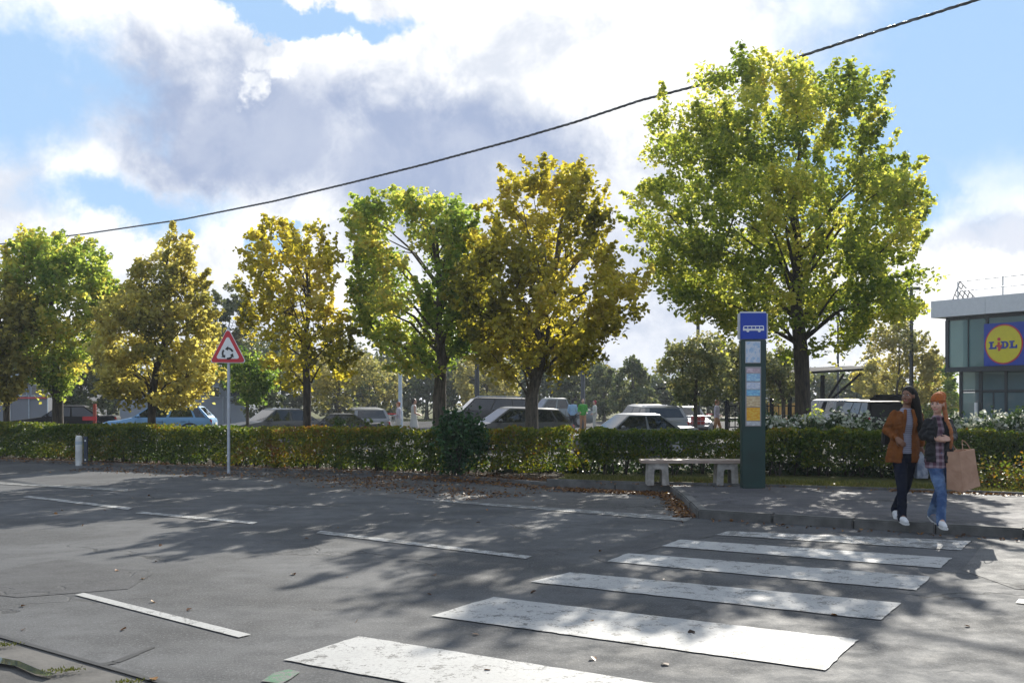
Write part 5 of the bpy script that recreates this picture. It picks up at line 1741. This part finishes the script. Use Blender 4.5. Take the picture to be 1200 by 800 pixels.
m_ws = cloth('white canvas shoe', (.62, .62, .62), .05, 20, .7, .2); m_sole = simple('white rubber sole', (.6, .6, .58), .6)
shoe(w1, anL, toeL, m_ws, m_sole); shoe(w1, anR, toeR, m_ws, m_sole)
# shoulder bag seen behind the left arm
MB().rings([[J(1038.5, 503, .10), J(1046, 503, .10), J(1046, 503, .17), J(1038.5, 503, .17)], [J(1037.5, 521, .09), J(1047, 521, .09), J(1047, 521, .19), J(1037.5, 521, .19)]]).build('shoulder_bag', simple('black leather', (.012, .012, .013), .5), w1, bevel=.02)

# carried pale plastic bag (its own thing)
mbag, tb_, bb_ = new_mat('pale blue plastic')
tcb = tb_.n('ShaderNodeTexCoord')
nb = tb_.noise(tcb.outputs['Object'], 8, 5, .6, .5)
tb_.put(bb_.inputs['Base Color'], tb_.mix(tb_.ss(nb, .35, .65), (.16, .20, .27), (.46, .50, .56)))
bb_.inputs['Roughness'].default_value = .4
def crumple(name, rings, mat, parent, amp=.008, seed=0):
    m = MB().rings(rings)
    o = m.build(name, mat, parent, smooth=True, angle=60)
    for v in o.data.vertices:
        v.co += Vector((noise.noise(v.co * 14 + Vector((seed, 0, 0))), noise.noise(v.co * 14 + Vector((0, seed, 5))), 0)) * amp
    return o
pb_ = base1 + J(1079, 560, .02)
bag = empty('plastic_bag', pb_, 0, 'pale blue plastic bag hanging between the two women, held by the one in rust', 'bag')
K = lambda px, py, dy=0.0: J(px, py, dy) - J(1079, 560, .02)
def bag_ring(pl, pr, py, d, n=6):
    a, c = K(pl, py), K(pr, py)
    f_ = [a.lerp(c, i / n) + Vector((0, -d, 0)) for i in range(n + 1)]
    return f_ + [q + Vector((0, 2 * d, 0)) for q in reversed(f_)]
crumple('sack', [bag_ring(1073.5, 1085.5, 560, .05), bag_ring(1072.3, 1085, 555, .075), bag_ring(1072.5, 1083, 545, .07), bag_ring(1074, 1081, 535, .05), bag_ring(1076, 1080, 529, .02)], mbag, bag, .018, 2)
MB().tube([K(1076, 531), K(1078, 526.5), K(1079.5, 531)], .008, 6).build('handle', mbag, bag)

# ---- woman in the orange hat
base2 = G(1099, 615, PZ)
w2 = empty('person', base2, 0, 'woman in an orange knitted hat, black jacket and blue jeans', 'person', 'two women walking on the pavement')
s2 = F / base2.y
J = walker(1099, 615, s2)
sk2 = skin_mat('fair skin', (.50, .29, .21))
hc = J(1098, 473, -.02)
f2 = Vector((-.70, -.71, -.02))
shL, shR = J(1088.5, 495.5, .02), J(1112.5, 495.5, .02)
elL, wrL = J(1084.5, 511, .07), J(1091.5, 513.5, -.13)
elR, wrR = J(1118.5, 511.5, .03), J(1105, 513.5, -.20)
hipL, hipR = J(1094.5, 543, 0), J(1105, 543, 0)
knL, anL = J(1098.5, 577, -.13), J(1095, 607, -.20)
knR, anR = J(1104, 576, .07), J(1105.5, 602, .34)
b = MB()
R2, at2 = head_parts(b, hc, f2, (0, .05, 1))
tors = lambda e: [(J(1100, 549).x, 0, J(0, 549).z, .125 + e, .095 + e), (J(1100, 540).x, 0, J(0, 540).z, .155 + e, .110 + e), (J(1100, 528).x, 0, J(0, 528).z, .135 + e, .10 + e), (J(1100, 517).x, 0, J(0, 517).z, .115 + e, .088 + e), (J(1100, 506).x, -.01, J(0, 506).z, .135 + e, .112 + e), (J(1100, 498).x, 0, J(0, 498).z, .142 + e, .094 + e), (J(1100, 493.5).x, .01, J(0, 493.5).z, .112 + e, .078 + e), (J(1099.5, 490).x, .01, J(0, 490).z, .078 + e * .8, .064 + e * .6), (J(1099.5, 486.5).x, .01, J(0, 486.5).z, .053 + e * .4, .051 + e * .4)]
tl(b, tors(0))
chain(b, [J(1099.5, 491, .015), J(1098.7, 483, .005), hc - Vector((0, 0, .05))], [.052, .045, .048])
for sh, el, wr in ((shL, elL, wrL), (shR, elR, wrR)): chain(b, [sh, el, wr], [.047, .035, .023])
for hp, kn, an in ((hipL, knL, anL), (hipR, knR, anR)): chain(b, [hp, hp.lerp(kn, .5), kn, kn.lerp(an, .35), an], [.082, .070, .051, .048, .035])
hand(b, wrL, (.9, -.3, -.12), -1, .95, .7, (.2, .8, -.3))
hand(b, wrR, (-.92, -.2, .02), 1, .95, .7, (-.1, .8, -.3))
toeL, toeR = anL + Vector((-.03, -.16, -.055)), anR + Vector((0, -.10, -.115))
chain(b, [anL, anL + Vector((0, -.06, -.05)), toeL], [.033, .033, .025]); chain(b, [anR, anR + Vector((0, -.04, -.06)), toeR], [.033, .033, .025])
fuse('body', b, .0065, sk2, w2, 4)
face_details(w2, R2, at2, (.45, .12, .11), (.12, .05, .02))
mjean, tj, bj = new_mat('washed blue denim')
tcj = tj.n('ShaderNodeTexCoord')
nj = tj.noise(tcj.outputs['Object'], 4, 5, .6, .4)
tj.put(bj.inputs['Base Color'], tj.mix(tj.ss(nj, .42, .66), (.028, .065, .16), (.14, .22, .36)))
bj.inputs['Roughness'].default_value = .9
trousers(w2, (hipL, hipR), (knL, knR), (anL, anR), tors(.013)[:3], mjean, 0, (.090, .078, .062, .058, .056))
sh_ = MB()
sp = tors(.018)[:5] + tors(.004)[5:]
tl(sh_, [(c[0], c[1], c[2], c[3], c[4]) for c in [(sp[0][0] - .02, 0, J(0, 548).z, .135, .118)] + sp[1:]])
fuse('shirt', sh_, .01, plaid('plaid flannel'), w2, 3, folds=.006)
ml2 = cloth('black soft leather', (.013, .013, .015), .3, 8, .5, .8)
jk = MB()
secs2 = [(J(1101.5, 541).x, .0, J(0, 541.5).z, .188, .150), (J(1101, 528).x, .0, J(0, 527).z, .172, .135)] + [(c[0] + .005, c[1], c[2], c[3] + o_, c[4] + .032) for c, o_ in zip(tors(0)[3:7], (.036, .036, .024, .010))] + [(J(1099.5, 489).x, .02, J(0, 489.5).z, .085, .076)]
tl(jk, secs2)
for sh, el, wr in ((shL, elL, wrL), (shR, elR, wrR)): chain(jk, [sh, sh.lerp(el, .5), el, el.lerp(wr, .80)], [.060, .058, .056, .044])
def open2(bm):
    dl_ = []
    for f in bm.faces:
        c = f.calc_center_median(); z = c.z
        mid = J(1096.5, 0).x; half = .048 + max(0, z - 1.33) * .5
        if z < secs2[0][2] + .012 and f.normal.z < -.5: dl_.append(f)
        elif c.y < -.01 and f.normal.y < .1 and abs(c.x - mid) < half and z > .5 and not (abs(z - wrL.z) < .07 and c.y < -.145): dl_.append(f)
    bmesh.ops.delete(bm, geom=dl_, context='FACES')
fuse('jacket', jk, .010, ml2, w2, 5, open2, .008, folds=.012, fseed=4.0)
MB().tube([J(1093, 489, -.06), J(1091, 500, -.150), J(1091, 514, -.140)], [.018, .026, .006], 8).build('lapel', ml2, w2, smooth=True)
MB().tube([J(1104, 489, -.06), J(1103.5, 500, -.150), J(1102.5, 514, -.140)], [.018, .026, .006], 8).build('lapel', ml2, w2, smooth=True)
# hat, hair plait
m_hat = simple('orange knit', (.44, .11, .014), .9, var=.3, scale=60, bump=1.0)
ht = MB()
ht.ball(at2(0, -.016, .046), (.084, .103, .098), 18, 10, R2)
ht.ball(at2(.0, -.085, .085), (.072, .080, .072), 14, 8, R2)
fuse('hat', ht, .008, m_hat, w2, 3)
hb2 = MB()
N = 22
hb2.tube([at2(0.081 * math.cos(2 * math.pi * k / N), -.016 + .098 * math.sin(2 * math.pi * k / N), .034 + .012 * math.sin(2 * math.pi * k / N)) for k in range(N + 1)], .011, 8)
hb2.build('hat_brim', m_hat, w2, smooth=True)
mpl = simple('red blond hair', (.30, .095, .022), .6, var=.35, scale=30, bump=.8)
pl = MB()
pts = [at2(-.066, -.03, .0), at2(-.070, -.03, -.07), J(1105.0, 492, -.11), J(1106.5, 503, -.195), J(1106.5, 515, -.215), J(1106, 527, -.19)]
fp = []
for a, c in zip(pts[:-1], pts[1:]): fp += [a.lerp(c, i / 4) for i in range(4)]
chain(pl, fp, [(.034 - .0008 * i) + .004 * math.sin(i * 2.6) for i in range(len(fp))], 8)
chain(pl, [at2(.055, -.04, -.0), at2(.05, -.07, -.06), J(1099, 488, .08)], [.030, .030, .022])
fuse('hair', pl, .008, mpl, w2, 2)
m_gs = cloth('grey canvas shoe', (.16, .17, .20), .1, 20, .8, .2)
shoe(w2, anL, toeL, m_ws, m_sole); shoe(w2, anR, toeR, m_gs, m_sole)
# brown paper bag on her forearm
mk, tk, bk = new_mat('brown kraft paper')
tck = tk.n('ShaderNodeTexCoord')
nk_ = tk.noise(tck.outputs['Object'], 7, 6, .6, .3)
tk.put(bk.inputs['Base Color'], tk.mix(tk.ss(nk_, .3, .7), (.33, .185, .115), (.42, .25, .165)))
bk.inputs['Roughness'].default_value = .8
bp = tk.n('ShaderNodeBump'); bp.inputs['Strength'].default_value = .5; bp.inputs['Distance'].default_value = .02
tk.put(bp.inputs['Height'], nk_); tk.put(bk.inputs['Normal'], bp.outputs[0])
pk = base2 + J(1122, 572, -.1)
pbag = empty('paper_bag', pk, 0, 'large brown paper shopping bag hanging from the arm of the woman in the orange hat', 'bag')
K = lambda px, py, dy=0.0: J(px, py, dy) - J(1122, 572, -.1)
def prg(a, bq, c, d_): return [a, bq, c, d_]
r_top = [K(1102.5, 528.5, -.12), K(1114, 528, -.24), K(1135, 525, -.16), K(1124, 526, -.02)]
r_mid = [K(1104.0, 550, -.13), K(1116.5, 551, -.245), K(1138, 547, -.16), K(1126, 548, -.03)]
r_bot = [K(1104.5, 572, -.12), K(1119, 574, -.24), K(1142, 568, -.16), K(1128, 567, -.02)]
m = MB(); m.rings([r_bot, r_mid, r_top], cap=False); m.add(r_bot, [(0, 1, 2, 3)])
pb2 = m.build('bag_body', mk, pbag)
sm = pb2.modifiers.new('thick', 'SOLIDIFY'); sm.thickness = .006
MB().tube([K(1104, 550, -.136), K(1110.5, 551, -.196), K(1116, 551, -.25)], .003, 5).build('crease', mk, pbag)
for (a, c, o) in ((r_top[1], r_top[2], -.01), (r_top[0], r_top[3], .01)):
    p0, p1 = a.lerp(c, .25), a.lerp(c, .75)
    MB().tube([p0, p0.lerp(p1, .2) + Vector((-.02, .02, .08)), p0.lerp(p1, .5) + Vector((-.04, .04, .125)), p0.lerp(p1, .8) + Vector((-.02, .02, .08)), p1], .006, 6).build('handle', mk, pbag, smooth=True)

# ---- small figures in the car park
def small_person(label, px, Y, hgt, turn, skin, shirt, legs, hair, arm=0.5, stride=.18, bare=False, dress=False, hat=None):
    p = P(px, HZ, Y)
    root = empty('person', (p.x, p.y, zpark(Y)), turn, label, 'person', 'people in the car park')
    k = hgt / 1.7
    v = lambda x, y, z: Vector((x, y, z)) * k
    b = MB()
    hc = v(0, -.02, 1.58)
    Rr, att = head_parts(b, hc, (0, -1, 0), (0, 0, 1), k)
    b.loft([(0, 0, .84 * k, .13 * k, .095 * k), (0, 0, .93 * k, .155 * k, .11 * k), (0, 0, 1.08 * k, .125 * k, .095 * k), (0, 0, 1.26 * k, .15 * k, .11 * k), (0, 0, 1.38 * k, .165 * k, .09 * k), (0, 0, 1.44 * k, .06 * k, .055 * k)], 14)
    chain(b, [v(0, 0, 1.42), hc], [.055 * k, .05 * k])
    arms = []
    for sd in (-1, 1):
        sh, el = v(sd * .17, 0, 1.37), v(sd * .23, .02, 1.10)
        wr = v(sd * (.20 - .05 * arm), -.28 * arm, .90 + .16 * arm)
        chain(b, [sh, el, wr], [.048 * k, .036 * k, .025 * k]); arms.append((sh, el, wr))
        hand(b, wr, wr - el, sd, k, .6)
    lg = []
    for sd in (-1, 1):
        hp, kn, an = v(sd * .085, 0, .88), v(sd * .095, -.04 - sd * stride * .4, .48), v(sd * .10, sd * stride * -.8 + .02, .09)
        chain(b, [hp, hp.lerp(kn, .5), kn, kn.lerp(an, .35), an, an + v(0, -.12, -.05)], [.085 * k, .075 * k, .053 * k, .052 * k, .036 * k, .03 * k]); lg.append((hp, kn, an))
    fuse('body', b, .018 * k, skin, root, 2)
    s_ = MB()
    lo = .50 if dress else .86
    s_.loft([(0, 0, lo * k, (.24 if dress else .165) * k, (.19 if dress else .125) * k), (0, 0, .95 * k, .17 * k, .125 * k), (0, 0, 1.10 * k, .14 * k, .11 * k), (0, 0, 1.26 * k, .165 * k, .125 * k), (0, 0, 1.39 * k, .175 * k, .10 * k), (0, 0, 1.44 * k, .075 * k, .07 * k)], 14)
    if not bare:
        for sh, el, wr in arms: chain(s_, [sh, el, el.lerp(wr, .7)], [.062 * k, .052 * k, .042 * k])
    fuse('dress' if dress else 'shirt', s_, .02 * k, shirt, root, 2)
    if legs is not None:
        t_ = MB(); t_.loft([(0, 0, .80 * k, .14 * k, .105 * k), (0, 0, .95 * k, .165 * k, .12 * k)], 14)
        for hp, kn, an in lg: chain(t_, [hp, kn, an + v(0, 0, .02)], [.095 * k, .065 * k, .05 * k])
        fuse('trousers', t_, .02 * k, legs, root, 2)
    h_ = MB(); h_.ball(att(0, -.03, .035), (.084 * k, .092 * k, .090 * k), 12, 8, Rr); h_.ball(att(0, -.06, -.03), (.07 * k, .05 * k, .08 * k), 12, 8, Rr)
    fuse('hair' if hat is None else 'cap', h_, .016 * k, hair if hat is None else hat, root, 2)
    for hp, kn, an in lg:
        m = MB(); chain(m, [an, an + v(0, .02, -.05), an + v(0, -.13, -.05)], [.042 * k, .038 * k, .034 * k]); fuse('shoe', m, .016 * k, m_gs, root, 1)
    return root
c_white = cloth('white cotton', (.5, .5, .48), .05); c_lav = cloth('pale lilac cotton', (.42, .40, .46)); c_dk = cloth('dark cloth', (.02, .022, .03)); c_grn = cloth('bright green vest', (.08, .34, .06)); c_lb = cloth('light blue cotton', (.28, .42, .62)); c_tan = cloth('tan cloth', (.40, .22, .12))
h_dk = simple('dark brown hair', (.02, .012, .008), .6); h_red = simple('red brown hair', (.28, .09, .03), .6)
small_person('standing woman in a white dress with bare arms beside the green maple trunk', 485, 41, 1.66, 1.9, sk2, c_white, None, h_dk, .8, .1, bare=True, dress=True)
small_person('red haired person in a pale lilac top facing the woman in white', 467, 42, 1.52, -1.7, sk2, c_lav, c_white, h_red, .9, .1)
small_person('person in a bright green vest beside the dark pole behind the golden maple', 683, 49, 1.62, 0.1, sk2, c_grn, c_tan, h_dk, .7, .12, hat=c_dk)
small_person('person in a light blue shirt standing by the pickup truck', 671, 50, 1.6, 3.0, sk1, c_lb, c_dk, h_dk, .3, .1)
small_person('person in a white top and dark red cap right of the dark pole', 697, 50, 1.55, -1.4, sk2, c_white, c_white, h_dk, .5, .1, hat=cloth('dark red cap', (.35, .03, .06)))
small_person('person in a grey shirt and tan trousers walking left of the bus stop pillar', 840, 42, 1.6, 1.2, sk2, c_lav, c_tan, h_red, .6, .25)
def trolley(label, px, Y, rz, tint):
    p = P(px, HZ, Y)
    s = empty('shopping_trolley', (p.x, p.y, zpark(Y)), rz, label, 'trolley')
    w = MB()
    for zz, e in ((.55, .9), (.75, .95), (.95, 1.0)):
        w.tube([(-.42 * e, -.26 * e, zz), (.42 * e, -.26 * e, zz), (.42 * e, .26 * e, zz), (-.42 * e, .26 * e, zz), (-.42 * e, -.26 * e, zz)], .012, 5)
    for x in (-.4, -.2, 0, .2, .4):
        for y in (-.25, .25): w.tube([(x * .9, y * .9, .55), (x, y, .95)], .009, 4)
    w.build('basket', M['steel'], s)
    for y in (-.22, .22): MB().tube([(.40, y, .95), (.36, y, .25), (-.40, y, .18), (-.42, y, .10)], .014, 6).build('frame', M['steel'], s)
    MB().tube([(.52, -.25, 1.02), (.52, .25, 1.02)], .022, 8).build('handle', tint, s)
    for x in (-.42, .36):
        for y in (-.22, .22): MB().tube([(x, y - .015, .07), (x, y + .015, .07)], .065, 10).build('wheel', M['rubber'], s)
    MB().box((0, 0, .78), (.5, .34, .34)).build('shopping', simple('mixed shopping', tuple(c for c in ((.45, .05, .04) if px > 700 else (.6, .55, .5))), .6, var=.5, scale=9), s, bevel=.04)
trolley('shopping trolley with red goods left of the walking person in tan trousers', 818, 41, .3, M['red'])
trolley('shopping trolley between the red haired person and the silver hatchback', 452, 41.5, 1.2, M['red'])
# ------------------------------------------------------------------ air
mhz = bpy.data.materials.new('haze')
mhz.use_nodes = True
nt = mhz.node_tree
for n in list(nt.nodes): nt.nodes.remove(n)
o_ = nt.nodes.new('ShaderNodeOutputMaterial')
pv = nt.nodes.new('ShaderNodeVolumePrincipled')
pv.inputs['Color'].default_value = (.82, .90, 1.0, 1)
pv.inputs['Density'].default_value = 0.0005
pv.inputs['Anisotropy'].default_value = 0.2
nt.links.new(pv.outputs[0], o_.inputs['Volume'])
hz = MB().box((0, 80, 9.0), (330, 300, 20.6)).build('haze', mhz)
hz['kind'] = 'stuff'
